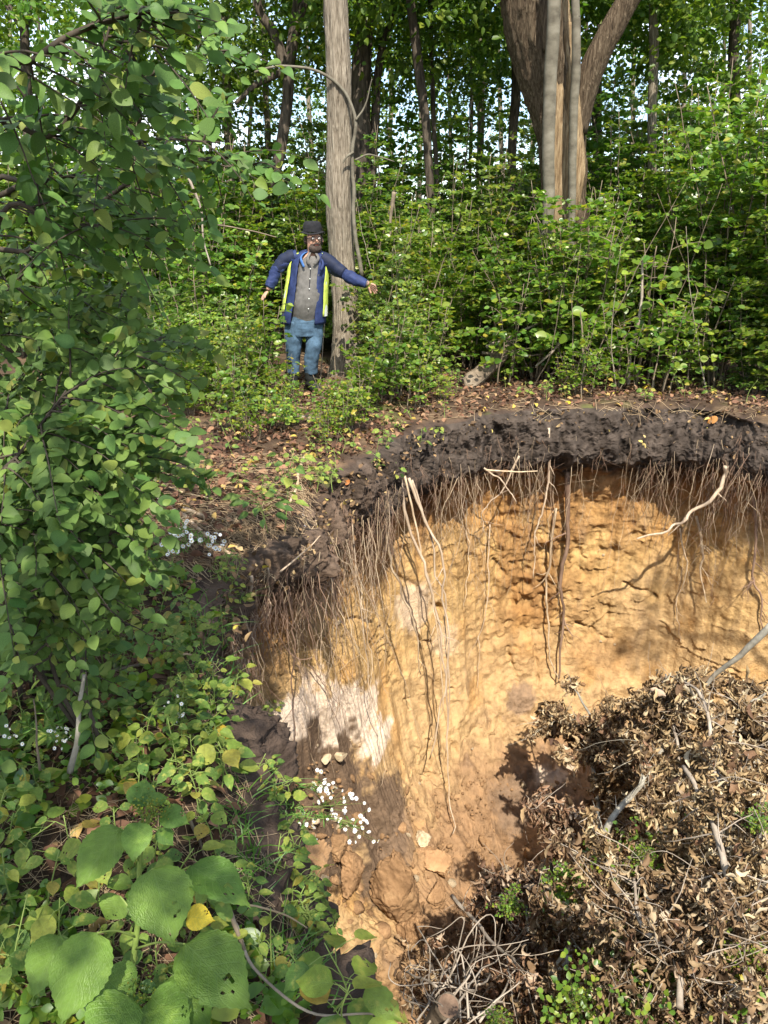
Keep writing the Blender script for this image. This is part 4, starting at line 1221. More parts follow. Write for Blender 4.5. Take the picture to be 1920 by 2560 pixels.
# front row of the thicket, at the rim: each has its own place and label
FRONT = [  # photo x, distance, kind, scale, label
    (965, 8.9, SH[0], .80, 'bright leafy shrub just right of the man and his grey tree'),
    (1045, 9.4, SH[3], .95, 'bright shrub between the grey tree and the fallen log'),
    (1165, 10.0, SH[1], .95, 'bright shrub rising behind the fallen log'),
    (640, 8.3, SH[2], .52, 'dim low shrub at the left hand of the man'),
    (590, 7.4, SH[0], .50, 'sunlit low shrub in front of and left of the man'),
    (690, 7.6, SMALL[1], .62, 'yellow green seedling shrub before the knees of the man'),
    (480, 8.4, SH[2], .75, 'shaded shrub behind the leafy bush, well left of the man'),
    (540, 9.4, SH[1], .95, 'shrub rising left of the hat of the man'),
    (440, 9.6, SH[2], 1.1, 'dim shrub filling the gap above the leafy bush'),
    (1330, 10.6, SH[3], .95, 'bright shrub around the foot of the massive old tree'),
    (1250, 9.0, SMALL[2], 1.5, 'slender leafy shrub right of the crossed dead branches'),
    (1430, 9.2, SMALL[0], 1.9, 'leafy sapling shrub on the rim below the massive old tree'),
    (1470, 8.25, SMALL[0], 1.0, 'small bushy seedling on the edge of the black overhang'),
    (1420, 8.5, SMALL[1], .55, 'low yellow green seedling behind the black overhang'),
    (1590, 9.0, SMALL[2], 2.1, 'tall thin leafy sapling with a bare lower stem on the right rim'),
    (1710, 8.6, SMALL[0], 1.5, 'glossy leafy shrub near the right rim'),
    (1790, 8.8, SMALL[2], 1.6, 'leafy shrub at the right rim beside the glossy one'),
    (1890, 8.4, SH[2], .55, 'darker low shrub at the right edge by the rim'),
    (1530, 10.6, SH[1], 1.1, 'bright shrub right of the massive old tree'),
    (1640, 10.2, SH[0], 1.1, 'bright shrub behind the tall thin sapling'),
    (1760, 10.0, SH[3], 1.2, 'large bright shrub in the right thicket'),
    (1880, 9.6, SH[1], 1.25, 'large bright shrub cut by the right edge'),
    (1110, 7.9, SMALL[1], .42, 'tiny yellow seedling at the near end of the fallen log'),
    (930, 7.6, SMALL[0], .85, 'bright seedling shrub at the foot of the grey tree'),
    (1010, 8.0, SMALL[2], 1.1, 'leafy seedling shrub on the rim right of the grey tree'),
    (560, 6.6, SMALL[2], .8, 'young shrub with pale leaves on the left bank below the man'),
    (860, 6.5, SMALL[1], .62, 'yellow green shrub drooping over the left end of the black overhang'),
    (820, 6.1, SMALL[1], .50, 'yellow green sprig hanging at the rim corner'),
    (470, 7.2, SH[0], .42, 'sunlit shrub by the right edge of the leafy bush'),
    (530, 7.9, SH[3], .50, 'bushy shrub with thin stems on the litter left of the man'),
    (600, 7.0, SMALL[0], .85, 'leafy seedling shrub on the litter, left of the boots of the man'),
    (640, 7.9, SMALL[2], .95, 'leafy sapling shrub before the right leg of the man'),
    (725, 7.7, SMALL[1], .38, 'low yellow green shrub in front of the boots'),
    (990, 8.4, SH[0], .60, 'dense bright shrub on the rim below the pointing hand'),
    (1085, 8.6, SMALL[0], 1.3, 'bushy seedling shrub near the upper end of the fallen log'),
    (905, 7.35, SMALL[0], .95, 'bright seedling shrub on the litter under the straight grey tree'),
    (955, 7.7, SMALL[2], 1.1, 'thin leafy shrub leaning to the rim right of the straight grey tree'),
    (1055, 8.3, SMALL[0], 1.15, 'fresh green shrub on the rim left of the fallen log'),
    (885, 6.6, SMALL[0], .70, 'leafy seedling at the rim straight below the grey tree'),
    (815, 6.6, SMALL[2], .7, 'leafy seedling on the litter just left of the rim corner'),
    (1035, 7.55, SMALL[2], .75, 'green seedling on the edge where the black overhang begins'),
    (690, 6.55, SMALL[0], .65, 'small leafy seedling on the litter near the left root curtain'),
    (620, 6.2, SMALL[1], .55, 'yellow green seedling on the bare bank by the leafy bush'),
    (655, 8.0, SMALL[2], 1.25, 'leafy sapling half hiding the lowered hand of the man'),
    (1405, 9.2, SMALL[0], 2.2, 'tall leafy sapling in front of the massive old tree'),
    (1340, 9.35, SH[0], 1.0, 'bright shrub before the left foot of the massive old tree'),
    (1430, 9.4, SH[3], 1.05, 'high bright shrub screening the lower trunk of the massive old tree'),
    (1380, 9.7, SH[1], .85, 'dense bright shrub hiding the base of the massive old tree'),
    (1450, 9.6, SH[3], .90, 'bright shrub close to the right foot of the massive old tree'),
    (1300, 9.6, SH[0], .80, 'bright shrub between the dead branches and the massive old tree'),
    (1560, 8.7, SMALL[0], 1.2, 'bushy green sapling left of the bare straight stem'),
    (1660, 8.5, SMALL[2], 1.3, 'green sapling right of the bare straight stem'),
    (720, 6.9, SMALL[0], .45, 'small green seedling on the litter in front of the man'),
]
for k, (x, Y, kind, s, lab) in enumerate(FRONT):
    kind.place(ground_at(x, Y), lab, 'shrubs along the rim', s, k * 1.7, tilt=(rng.uniform(-.06, .10), rng.uniform(-.08, .08)))
# second and third rows
for k in range(46):
    row = k % 3
    x = (k // 3) * 128 - 20 + rng.uniform(-45, 45)
    Y = [11.2, 12.6, 15.0][row] + rng.uniform(-.5, .5)
    if abs(x - 1418) < 60 and row == 0: Y += 1.0
    kind = TALL[k % 3]
    base_s = [.76, .94, 1.08][row]
    if x > 1480: base_s *= 1.30
    elif x < 640: base_s *= 1.18
    elif x > 1150: base_s *= 1.05
    kind.place(ground_at(x, Y), 'tall leafy shrub in the depth of the thicket, one of many alike', 'tall shrubs deep in the thicket', base_s * rng.uniform(.88, 1.12), k * 2.3, cat='shrub')
# high foliage at the right edge
for k, (x, Y, s) in enumerate([(1790, 9.4, 1.02), (1900, 9.0, 1.05), (1690, 10.6, .98), (1960, 8.2, .9)]):
    TALL[[2, 0, 0, 2][k]].place(ground_at(x, Y), ['tall bright shrub reaching high at the right side', 'tallest bright shrub at the right edge', 'tall bright shrub behind the right thicket', 'tall shrub half outside the right edge'][k], 'high shrubs at the right edge', s, k * 1.3)

# ------------------------------------------------------------------ the shaded leafy bush on the left, close to the viewer
def near_bush(name, label, base, stems, seed, n_obj, mat, leaf, twig_mat, tplw=.80, branch_len=(.22, .5), n_branch=16, per=15, spread_dir=(.75, -.25, .15), cat='bush', face=(0, -.55, .9), skip=.12):
    """stems: lists of world points; side sprays of alternate leaves; the n_obj nearest leaves are objects"""
    rr = np.random.default_rng(seed)
    root = thing(name, base, label, cat)
    LP, LD, LN, LS = [], [], [], []
    for si, sp in enumerate(stems):
        p = wobble(spline(sp, 26), .03, 2.5, seed + si)
        L0 = np.linalg.norm(p[-1] - p[0])
        sm = MB().add(*tube(p - base, np.linspace(.010, .0025, 26) * (L0 / 1.6) ** .4, 7)).build('stem', M[twig_mat], root)
        nb = max(4, int(n_branch * L0 / 1.6))
        for k in range(nb):
            t = skip + (1 - skip) * (k + rr.uniform(0, 1)) / nb
            q = p[min(25, int(t * 25))]
            L_ = rr.uniform(*branch_len) * (1.2 - .5 * t)
            dr = unit(np.array(spread_dir) * rr.uniform(.2, 1.2) + rr.normal(size=3) * [.55, .5, .35])
            tt = np.linspace(0, 1, 9)[:, None]
            bend = np.array([0, 0, -.30 * L_])
            br = wobble(q + dr * tt * L_ + bend * tt ** 2, .012, 6, seed + si * 40 + k)
            MB().add(*tube(br - q, np.linspace(.0034, .0009, 9), 5, False)).build('branch', M[twig_mat], sm, loc=q - base)
            n = max(3, int(per * L_ / .35 * rr.uniform(.8, 1.2)))
            u = np.linspace(.06, 1.0, n)[:, None]
            pos = q + dr * u * L_ + bend * u ** 2
            side = unit(np.cross(dr, unit(np.array(face) + rr.normal(size=3) * .25)))
            sg = np.where(np.arange(n) % 2 == 0, 1, -1)[:, None]
            fac = np.where(u > .97, 0.05, .8)
            d_ = dr * .62 + side * sg * fac + rr.normal(size=(n, 3)) * .17 + [0, 0, -.12]
            LP.append(pos + unit(d_) * leaf * .16); LD.append(d_)
            LN.append(np.array(face) + rr.normal(size=(n, 3)) * .42)
            LS.append(leaf * rr.uniform(.5, 1.3, n) * np.where(u[:, 0] < .2, .7, 1))
    LP, LD, LN, LS = map(np.concatenate, (LP, LD, LN, LS))
    o = np.argsort(np.linalg.norm(LP - CAM, axis=1) / LS)
    vis = rr.permutation(o[:int(n_obj * 1.15)])[:n_obj]
    metas = [MB().add(*tpl_leaf(tplw * w, f, dr_, n=7)).mesh('leaf', mat) for w, f, dr_ in [(1, .10, .14), (.82, .22, .34), (1.12, .05, .08), (.95, .16, -.10), (.9, .30, .5), (1.05, -.06, .2)]]
    for i_ in vis:
        ob = link('leaf', metas[i_ % 6], root)
        ob.matrix_local = Matrix.Translation([float(-v_) for v_ in base]) @ basis(LP[i_], LD[i_], LN[i_], LS[i_])
    rest = np.setdiff1d(np.arange(len(LP)), vis)
    fm = MB()
    tp = [tpl_leaf(tplw, .10, .14, n=5), tpl_leaf(tplw * .82, .22, .34, n=5), tpl_leaf(tplw * .95, .28, .5, n=5), tpl_leaf(tplw * 1.08, -.05, -.08, n=5)]
    for q in range(4):
        r2 = rest[q::4]
        if len(r2): scatter(fm, LP[r2] - base, LD[r2], LN[r2], LS[r2], tp[q])
    if fm.n: fm.build('foliage', mat, root, kind='stuff')
    return root


def A(*q):
    return at(*q)


B1 = ground_at(-60, 2.5)
near_bush('leafy_bush', 'big leafy bush with round bluish green leaves crowding the left edge', B1,
          [[B1, A(-40, 1200, 2.5), A(60, 900, 2.5), A(200, 720, 2.6)], [B1 + [.05, 0, 0], A(20, 1250, 2.3), A(150, 1000, 2.3), A(330, 850, 2.4)],
           [B1 + [.02, .1, 0], A(-60, 1000, 2.8), A(40, 760, 2.9), A(150, 600, 3.0)], [B1 - [.02, .08, 0], A(40, 1350, 2.2), A(200, 1150, 2.2), A(370, 1040, 2.3)],
           [B1 + [.1, .1, 0], A(60, 1100, 2.7), A(240, 940, 2.75), A(420, 830, 2.8)], [B1 + [.03, .15, 0], A(-20, 1150, 2.9), A(180, 850, 3.0), A(330, 700, 3.1)],
           [B1 - [.1, .1, 0], A(-30, 1300, 2.1), A(60, 1130, 2.1), A(170, 980, 2.15)], [B1 + [.05, .05, 0], A(80, 1280, 2.5), A(250, 1200, 2.5), A(390, 1130, 2.55)]],
          1001, 300, M['leaf_shade'], .044, 'twig_dark', n_branch=44, per=28, branch_len=(.2, .46))
B2 = ground_at(120, 2.15)
near_bush('lower_bush', 'dark lower bush with drooping round leaves below the big bush on the left', B2,
          [[B2, A(120, 1680, 2.1), A(110, 1370, 2.05), A(150, 1220, 2.05)], [B2, A(190, 1630, 2.1), A(250, 1390, 2.1), A(330, 1280, 2.15)], [B2, A(60, 1630, 2.1), A(0, 1390, 2.0), A(-20, 1250, 2.0)], [B2, A(160, 1540, 2.15), A(190, 1310, 2.2), A(260, 1160, 2.25)]],
          1002, 300, M['leaf_shade'], .042, 'twig_dark', n_branch=26, per=22, branch_len=(.16, .36), skip=.3)
B3 = ground_at(-220, 2.6)
near_bush('overhanging_bush', 'tall bush whose dark leafy branches arch over from the upper left', B3,
          [[B3, A(-160, 700, 2.5), A(0, 482, 2.4), A(203, 422, 2.4), A(347, 341, 2.4), A(560, 345, 2.5)],
           [B3, A(-120, 720, 2.6), A(80, 640, 2.6), A(300, 480, 2.6), A(420, 425, 2.6), A(560, 400, 2.7), A(690, 440, 2.75)],
           [B3, A(-100, 500, 2.2), A(120, 330, 2.1), A(215, 180, 2.1), A(260, 60, 2.1)],
           [B3, A(-150, 420, 2.0), A(60, 160, 1.9), A(250, 60, 1.9), A(420, 30, 1.9)],
           [B3, A(-80, 560, 2.8), A(160, 470, 2.8), A(300, 270, 2.8), A(460, 150, 2.9), A(560, 130, 2.9)],
           [B3, A(-60, 640, 2.3), A(130, 560, 2.3), A(300, 540, 2.35)]],
          1003, 300, M['leaf_shade'], .046, 'twig_dark', n_branch=17, per=18, branch_len=(.16, .38), spread_dir=(.7, -.1, .0), skip=.34)
B4 = ground_at(640, 3.0)
# ------------------------------------------------------------------ plants on the near bank
def big_leaf(name, seed, wide=.72, ns=26, mc=7, serr=.045, holes=0, cup=.10, droop=.18, heart=.0, bite=0):
    """a serrated leaf as a grid: real outline teeth, relief between the veins, eaten holes"""
    rr = np.random.default_rng(seed)
    t = np.linspace(0, 1, ns + 1)
    w = wide * .5 * np.clip(np.sin(math.pi * t ** .76), 0, 1) ** (.55 + .75 * t) * (1 - .10 * t) * 1.05
    w[0] = .004; w[-1] = .004
    u = np.linspace(-1, 1, 2 * mc + 1)
    T_, U_ = np.meshgrid(t, u, indexing='ij')
    tooth = serr * (np.mod(T_ * ns * .5, 1.0) - .5) * (np.abs(U_) ** 8) * smooth(0, .08, T_) * smooth(1.0, .93, T_)
    Wd = w[:, None] * np.ones_like(U_)
    X = U_ * Wd * (1 + .04 * rr.normal()) + np.sign(U_) * tooth * .8
    Y_ = T_ - heart * (np.abs(U_) ** 1.5) * np.exp(-T_ / .12) * .5 + .04 * np.abs(U_) * 0 + .03 * np.abs(U_) * smooth(.05, .5, T_)
    sv = (T_ - .30 * np.abs(U_) * wide)
    ridge = np.abs(np.mod(sv * 8.0, 1.0) - .5) * 2
    Z = cup * np.abs(U_) ** 1.2 * Wd / (wide * .5) * .8 - droop * T_ ** 2 - .012 * ridge * np.minimum(1, np.abs(U_) * 4) + .014 * np.sin(7 * T_ + 3 * U_ + seed)
    Z += .02 * rr.normal() * U_ * T_ + .03 * np.sin(3 * T_ + seed) * U_
    V = np.stack([X, Y_, Z], -1).reshape(-1, 3)
    m = 2 * mc + 1
    i = np.arange(ns)[:, None] * m; j = np.arange(m - 1)[None]
    F = np.stack([i + j, i + j + 1, i + m + j + 1, i + m + j], -1)
    keep = np.ones(F.shape[:2], bool)
    for _ in range(holes):
        a, b = rr.integers(int(ns * .5), ns - 4), rr.integers(2, m - 4)
        for _ in range(rr.integers(1, 5)):
            keep[np.clip(a + rr.integers(-2, 3), 1, ns - 2), np.clip(b + rr.integers(-1, 2), 1, m - 3)] = False
    for _ in range(bite):
        a = rr.integers(int(ns * .45), ns - 3); e = rr.integers(2, 4)
        if rr.uniform() < .5: keep[a:a + e, :rr.integers(1, 4)] = False
        else: keep[a:a + e, -rr.integers(1, 4):] = False
    uv = np.stack([U_, T_], -1).reshape(-1, 2)
    return MB().add(V, F[keep].reshape(-1, 4), uv=uv).mesh(name, None)


def with_mat(me, mat):
    me = me.copy(); me.materials.clear(); me.materials.append(mat); return me


# the large plant in the lower left corner
NB = np.array(on_z(335, 2600)); NB[2] = ground_h(NB[0], NB[1])[0]
np_ = thing('large_leaf_plant', NB, 'large plant with big toothed green leaves and pale flower tuft in lower left corner', 'plant')
stem_path = spline([NB, at(328, 2470, 1.27), at(345, 2300, 1.30), at(350, 2150, 1.31), at(372, 2035, 1.31)], 24)
MB().add(*tube(stem_path - NB, np.linspace(.0085, .004, 24), 9)).build('stem', M['stem_green'], np_)
BL = [big_leaf('leaf', 50, .74, holes=2), big_leaf('leaf', 51, .66), big_leaf('leaf', 52, .78, holes=3, bite=1), big_leaf('leaf', 53, .70, droop=.30), big_leaf('leaf', 54, .80, holes=1)]
for m_ in BL: m_.materials.append(M['leaf_big'])
BLY = with_mat(BL[4], M['leaf_yellow'])
LEAVES = [  # stalk on stem (0..1), base px, tip px, width px, Y base, Y tip, mesh, label
    (.62, (382, 2172), (432, 2350), 140, 1.20, 1.10, 0, 'large leaf with eaten holes near its tip'), (.60, (476, 2165), (612, 2238), 96, 1.24, 1.16, 2, 'leaf with torn tip reaching over the pit edge'),
    (.75, (303, 2072), (182, 2212), 112, 1.27, 1.18, 1, 'dark leaf folded downward'), (.45, (243, 2332), (146, 2552), 146, 1.18, 1.05, 1, 'largest leaf of the plant'),
    (.40, (463, 2360), (618, 2500), 142, 1.18, 1.08, 2, 'yellowish leaf riddled with holes'), (.2, (318, 2490), (236, 2600), 125, 1.12, 1.02, 3, None), (.2, (378, 2492), (462, 2580), 96, 1.14, 1.05, 4, None),
    (.93, (346, 2018), (362, 1945), 66, 1.31, 1.36, 0, None), (.92, (348, 2056), (334, 2140), 72, 1.27, 1.20, 3, None), (.95, (402, 2034), (468, 2052), 56, 1.30, 1.28, 4, None), (.9, (395, 2075), (432, 2110), 44, 1.3, 1.28, 1, None),
    (.30, (150, 2338), (76, 2480), 96, 1.22, 1.12, 3, None), (.15, (255, 2440), (330, 2500), 100, 1.2, 1.15, 4, None), (.1, (430, 2440), (520, 2560), 100, 1.2, 1.1, 0, None), (.97, (372, 2005), (420, 1990), 40, 1.31, 1.33, 1, None), (.97, (368, 2010), (330, 1985), 40, 1.31, 1.33, 3, None),
    (.5, (300, 2240), (262, 2300), 70, 1.33, 1.30, 0, None), (.55, (360, 2215), (330, 2290), 60, 1.36, 1.34, 2, None)]
for k, (t, b, e, wpx, Yb, Ye, mi, lab) in enumerate(LEAVES):
    P0, P1 = at(*b, Yb), at(*e, Ye)
    s0 = stem_path[int(t * 23)]
    MB().add(*tube(spline([s0, (s0 + P0) / 2 + [0, 0, .012], P0], 8) - NB, np.linspace(.0028, .0018, 8), 6)).build('leaf_stalk', M['stem_green'], np_)
    L_ = np.linalg.norm(P1 - P0) * 1.03
    slant = np.linalg.norm(P0 - CAM)
    wide = wpx / FPX * slant * .96 / (L_ * .72)
    nrm = unit(CAM - P0) * .7 + np.array([0, 0, .75]) + rng.normal(size=3) * .12
    ob = link('leaf', BL[mi], np_, label=lab)
    ob.matrix_local = Matrix.Translation([float(-v_) for v_ in NB]) @ basis(P0, P1 - P0, nrm, L_, wide)
fl = MB()
V0, F0 = ico(1)
for k in range(330):
    c = at(382 + rng.normal() * 22, 2020 + rng.normal() * 12, 1.295) + rng.normal(size=3) * .012 if k < 220 else at(352 + rng.normal() * 16, 2470 + rng.normal() * 22, 1.15) + rng.normal(size=3) * .008
    fl.add(V0 * rng.uniform(.0012, .0028) + c - NB, F0)
fl.build('flower_tuft', M['leaf_yellowish'], np_, kind='stuff')
o = link('yellow_leaf', BLY, None, at(470, 2278, 1.16), 'bright yellow toothed leaf beside the large holed leaf of the corner plant', 'leaf')
o.matrix_world = basis(at(468, 2290, 1.17), at(540, 2300, 1.15) - at(468, 2290, 1.17), unit(CAM - at(470, 2278, 1.16)) + [0, 0, .3], .058, 1.1)

# small broad-leaved plants: heart-shaped, each leaf its own part
HEART = [big_leaf('leaf', 70 + k, .95, ns=14, mc=4, serr=.05, heart=.45, droop=.22, holes=1 if k % 2 else 0) for k in range(3)]
OVATE = [big_leaf('leaf', 80 + k, .66, ns=14, mc=4, serr=.06, droop=.25, holes=k % 2, bite=k % 2) for k in range(3)]
SMOOTH = [big_leaf('leaf', 90 + k, .62, ns=10, mc=3, serr=.0, droop=.2) for k in range(2)]
for m_ in HEART + OVATE + SMOOTH: m_.materials.append(M['leaf_bank'])
DARK = [with_mat(m_, M['leaf_shade']) for m_ in SMOOTH]


def bank_plant(px, n, leaf, height, kind, label, seed, cat='plant', group='broad leaved plants on the near bank', spread=1.0, hp=None, face=None, name='broad_leaf_plant', stem_mat='stem_green'):
    rr = np.random.default_rng(seed)
    p, nrm = hit(*px) if hp is None else (np.array(hp), np.array([0, 0, 1.0]))
    if p is None: return
    r_ = thing(name, p, label, cat, group)
    top = np.array([rr.normal() * .25 * height, rr.normal() * .25 * height, height]) + nrm * .04
    sp = spline([[0, 0, -.01], top * .5 + rr.normal(size=3) * .02, top], 10)
    MB().add(*tube(sp, np.linspace(.0028, .0014, 10), 5)).build('stem', M[stem_mat], r_)
    fc = unit(CAM - p) * .55 + [0, 0, .8] if face is None else face
    for k in range(n):
        t = .35 + .65 * (k + .5) / n
        q = sp[int(t * 9)]
        az = k * 2.4 + rr.uniform(-.5, .5)
        d_ = np.array([math.cos(az), math.sin(az), rr.uniform(-.25, .25)])
        b_ = q + d_ * leaf * rr.uniform(.35, .8) * spread + [0, 0, .01]
        MB().add(*tube([q, (q + b_) / 2 + [0, 0, .006], b_], [.0013, .0011, .0009], 4, False)).build('leaf_stalk', M[stem_mat], r_)
        ob = link('leaf', kind[rr.integers(len(kind))], r_)
        ob.matrix_local = basis(b_, d_ + [0, 0, -.2], fc + rr.normal(size=3) * .3, leaf * rr.uniform(.6, 1.15), rr.uniform(.85, 1.1))
    return r_


SHARED = 'broad leaved green or yellowing plant on the near bank, one of many alike'
spots = []
for k in range(125):
    y = rng.uniform(1330, 2540)
    right = np.interp(y, [1330, 1480, 1600, 1750, 1850, 2000, 2200, 2400, 2560], [380, 470, 560, 600, 640, 640, 610, 700, 820])
    x = rng.uniform(-20, right) if y > 1650 else rng.uniform(230, right)
    spots.append((x, y))
for k, (x, y) in enumerate(spots):
    kind = [HEART, OVATE, OVATE, SMOOTH][k % 4]
    p, _ = hit(x, y)
    if p is None or p[2] < -.7 or np.hypot(p[0], p[1]) < 1.0: continue
    big = rng.uniform() < .3
    bank_plant((x, y), int(rng.integers(5, 10)), (.058 if big else .040) * rng.uniform(.75, 1.25), rng.uniform(.05, .20), kind, '%s plant on the near bank %s' % (['heart leaved', 'toothed leaved', 'toothed leaved', 'smooth leaved'][k % 4], 'below the leafy bush' if y < 1900 else ('around the large leaf plant' if y > 2150 else 'among the fallen leaves')), 2000 + k, spread=1.3)
# distinct ones
bank_plant((45, 2010), 6, .070, .52, SMOOTH, 'tall pale stemmed seedling with small paired leaves at the left edge', 2201, group=None, name='pale_seedling')
bank_plant((690, 1420), 22, .075, .26, DARK, 'dark glossy leaved plant leaning over the rim above the left root curtain', 2202, group=None, spread=2.2, hp=on_z(670, 1330), name='rim_plant')
bank_plant((700, 1330), 14, .075, .42, SMOOTH, 'upright glossy leaved sprig on the rim above the left root curtain', 2203, group=None, spread=1.6, hp=on_z(712, 1325), name='rim_sprig')
bank_plant((950, 2560), 5, .12, .16, SMOOTH, 'five leaved blue green plant at the lower middle edge', 2204, group=None, hp=on_z(905, 2620) + np.array([0, 0, .0]), spread=.5, name='five_leaf_plant')
bank_plant((610, 1740), 9, .085, .16, OVATE, 'leafy plant on the pit edge above the white pale sand', 2205, group=None, name='edge_plant')
bank_plant((560, 1950), 7, .085, .14, SMOOTH, 'smooth round leaved plant on the dark soil edge', 2206, group=None, name='edge_plant')
bank_plant((845, 2480), 9, .085, .14, OVATE, 'bright leafed plant among the bare twigs at the lower middle edge', 2207, group=None, hp=on_z(835, 2520), name='edge_plant')
for k in range(64):
    y = rng.uniform(1420, 2380)
    x = np.interp(y, [1500, 1650, 1850, 2000, 2200, 2380], [540, 610, 650, 660, 690, 760]) + rng.uniform(-25, 45)
    p, _ = hit(x, y)
    if p is None or p[2] < -1.6: continue
    bank_plant((x, y), int(rng.integers(4, 9)), .040 * rng.uniform(.7, 1.3), rng.uniform(.04, .14), [OVATE, SMOOTH][k % 2], 'small leafy plant clinging to the dark soil edge of the pit', 2600 + k, group='plants clinging to the pit edge', spread=1.3)
bank_plant((735, 930), 8, .075, 1.25, SMOOTH, 'thin leafy sapling standing between the viewer and the chest of the man', 2299, group=None, spread=1.6, hp=ground_at(722, 7.9), name='thin_sapling', stem_mat='twig')
# more plants over the far left bank, smaller in view
for k in range(70):
    x, y = rng.uniform(380, 1150), rng.uniform(1000, 1260)
    p, _ = hit(x, y)
    if p is None or p[2] < -.25: continue
    bank_plant((x, y), int(rng.integers(4, 8)), .055 * rng.uniform(.7, 1.2), rng.uniform(.06, .2), [OVATE, SMOOTH][k % 2], 'small yellowish green plant on the litter between the man and the rim', 2300 + k, group='small plants on the litter')
for k in range(46):
    x, y = rng.uniform(1120, 1920), rng.uniform(930, 1010)
    p, _ = hit(x, y)
    if p is None or p[2] < -.25: continue
    bank_plant((x, y), int(rng.integers(4, 8)), .06 * rng.uniform(.7, 1.2), rng.uniform(.05, .22), [OVATE, SMOOTH][k % 2], 'small green plant on the litter behind the black overhang', 2400 + k, group='small plants behind the overhang')

# fallen leaves worth picking out
FALL = [((540, 1835), .070, 'leaf_yellow', 'large golden yellow fallen leaf on the dark soil edge', HEART), ((175, 1608), .045, 'leaf_yellow', 'yellow leaf caught in the lower dark bush', OVATE), ((755, 1800), .05, 'leaf_yellow', 'withered yellow leaf hanging against the pale sand', OVATE),
        ((320, 1725), .055, 'leaf_orange', 'tan orange fallen leaf under the small plants', OVATE), ((40, 1850), .05, 'leaf_orange', 'rusty fallen leaf at the left edge', OVATE), ((25, 2430), .07, 'leaf_orange', 'orange leaf in the lower left corner', HEART),
        ((1325, 985), .09, 'leaf_yellow', 'yellow fallen leaf on the rim behind the overhang', OVATE), ((1610, 970), .09, 'leaf_yellow', 'yellow fallen leaf beside the bare lower stem on the right rim', HEART), ((1530, 985), .09, 'leaf_yellow', 'pale yellow fallen leaf among the litter of the right rim', OVATE), ((1425, 1010), .08, 'leaf_yellow', 'yellow fallen leaf near the small bushy seedling', OVATE),
        ((1795, 1045), .09, 'leaf_orange', 'orange fallen leaf lying on the right end of the overhang', OVATE), ((875, 1205), .06, 'leaf_orange', 'red leaf hanging at the rim corner', OVATE), ((330, 1780), .06, 'leaf_yellow', 'yellow fallen leaf on the near bank litter', OVATE), ((255, 1750), .05, 'leaf_orange', 'brown orange leaf by the thin grey stick', OVATE)]
for k, (px, s, mt, lab, kd) in enumerate(FALL):
    p, nrm = hit(*px)
    me = with_mat(kd[k % len(kd)], M[mt])
    o = link('fallen_leaf', me, None, p, lab, 'leaf', 'coloured fallen leaves')
    d_ = unit(np.array([rng.normal(), rng.normal(), 0]))
    p = p + unit(CAM - p) * .02
    o.matrix_world = basis(p, d_ - nrm * np.dot(d_, nrm), nrm + unit(CAM - p) * .8, s * 1.3)

# white asters
def aster(label, base, tips, seed, size, spread, per):
    rr = np.random.default_rng(seed)
    r_ = thing('white_aster', base, label, 'flower')
    n = 9
    a = np.arange(n) * 2 * math.pi / n
    pm = MB()
    scatter(pm, np.zeros((n, 3)), np.stack([np.cos(a), np.sin(a), 0 * a + .25], 1), np.tile([0, 0, 1.0], (n, 1)), np.full(n, 1.0), tpl_simple(.42, .04, .0))
    petal = pm.mesh('petals', M['petal'])
    disc = MB().add(ICO2[0] * [.30, .30, .16] + [0, 0, .10], ICO2[1]).mesh('flower_disc', M['pollen'])
    tw = MB(); lf = MB()
    for t in tips:
        p = wobble(spline([base, (base + t) / 2 + rr.normal(size=3) * .03 + [0, 0, .05], t], 12), .015, 6, seed)
        MB().add(*tube(p - base, np.linspace(.0022, .0010, 12), 5)).build('stem', M['stem_green'], r_)
        k_ = 26
        u = rr.integers(1, 11, k_)
        scatter(lf, p[u] - base, rr.normal(size=(k_, 3)), rr.normal(size=(k_, 3)), rr.uniform(.02, .05, k_), tpl_simple(.16, .03, .2))
        for q in range(per):
            c = t + rr.normal(size=3) * spread
            tw.add(*tube([p[8 + q % 3] - base, c - base], [.0008, .0006], 3, False))
            f = link('flower', petal, r_)
            f.matrix_local = basis(c - base, rr.normal(size=3), unit(CAM - c) + rr.normal(size=3) * .5 + [0, 0, .4], size * rr.uniform(.7, 1.2))
            d = link('flower_disc', disc, f)
    tw.build('twigs', M['stem_green'], r_)
    lf.build('foliage', M['leaf_fern'], r_, kind='stuff')


def wpx(x, y, Y): return at(x, y, Y)


aster('white flowering aster sprawling from the left edge over the pit', at(690, 2040, 3.0), [at(795, 1975, 3.0), at(870, 2010, 2.98), at(890, 2055, 2.98), at(770, 2075, 2.95), at(775, 2120, 2.95), at(830, 2040, 3.0), at(905, 2075, 3.0), at(810, 1960, 3.02)], 31, .0112, .032, 13)
aster('white aster tuft on the rim above the left root curtain', hit(445, 1380)[0], [at(455, 1315, 3.75), at(520, 1355, 3.8), at(465, 1345, 3.7), at(430, 1365, 3.65), at(545, 1358, 3.9)], 32, .014, .03, 9)
aster('faded small white aster on the near bank', hit(425, 1800)[0], [at(432, 1770, 2.3), at(440, 1790, 2.3)], 33, .007, .02, 10)
aster('faded tiny white aster by the thin grey stick', hit(150, 1860)[0], [at(140, 1840, 1.95), at(160, 1850, 1.95), at(30, 1840, 1.9)], 34, .006, .025, 8)
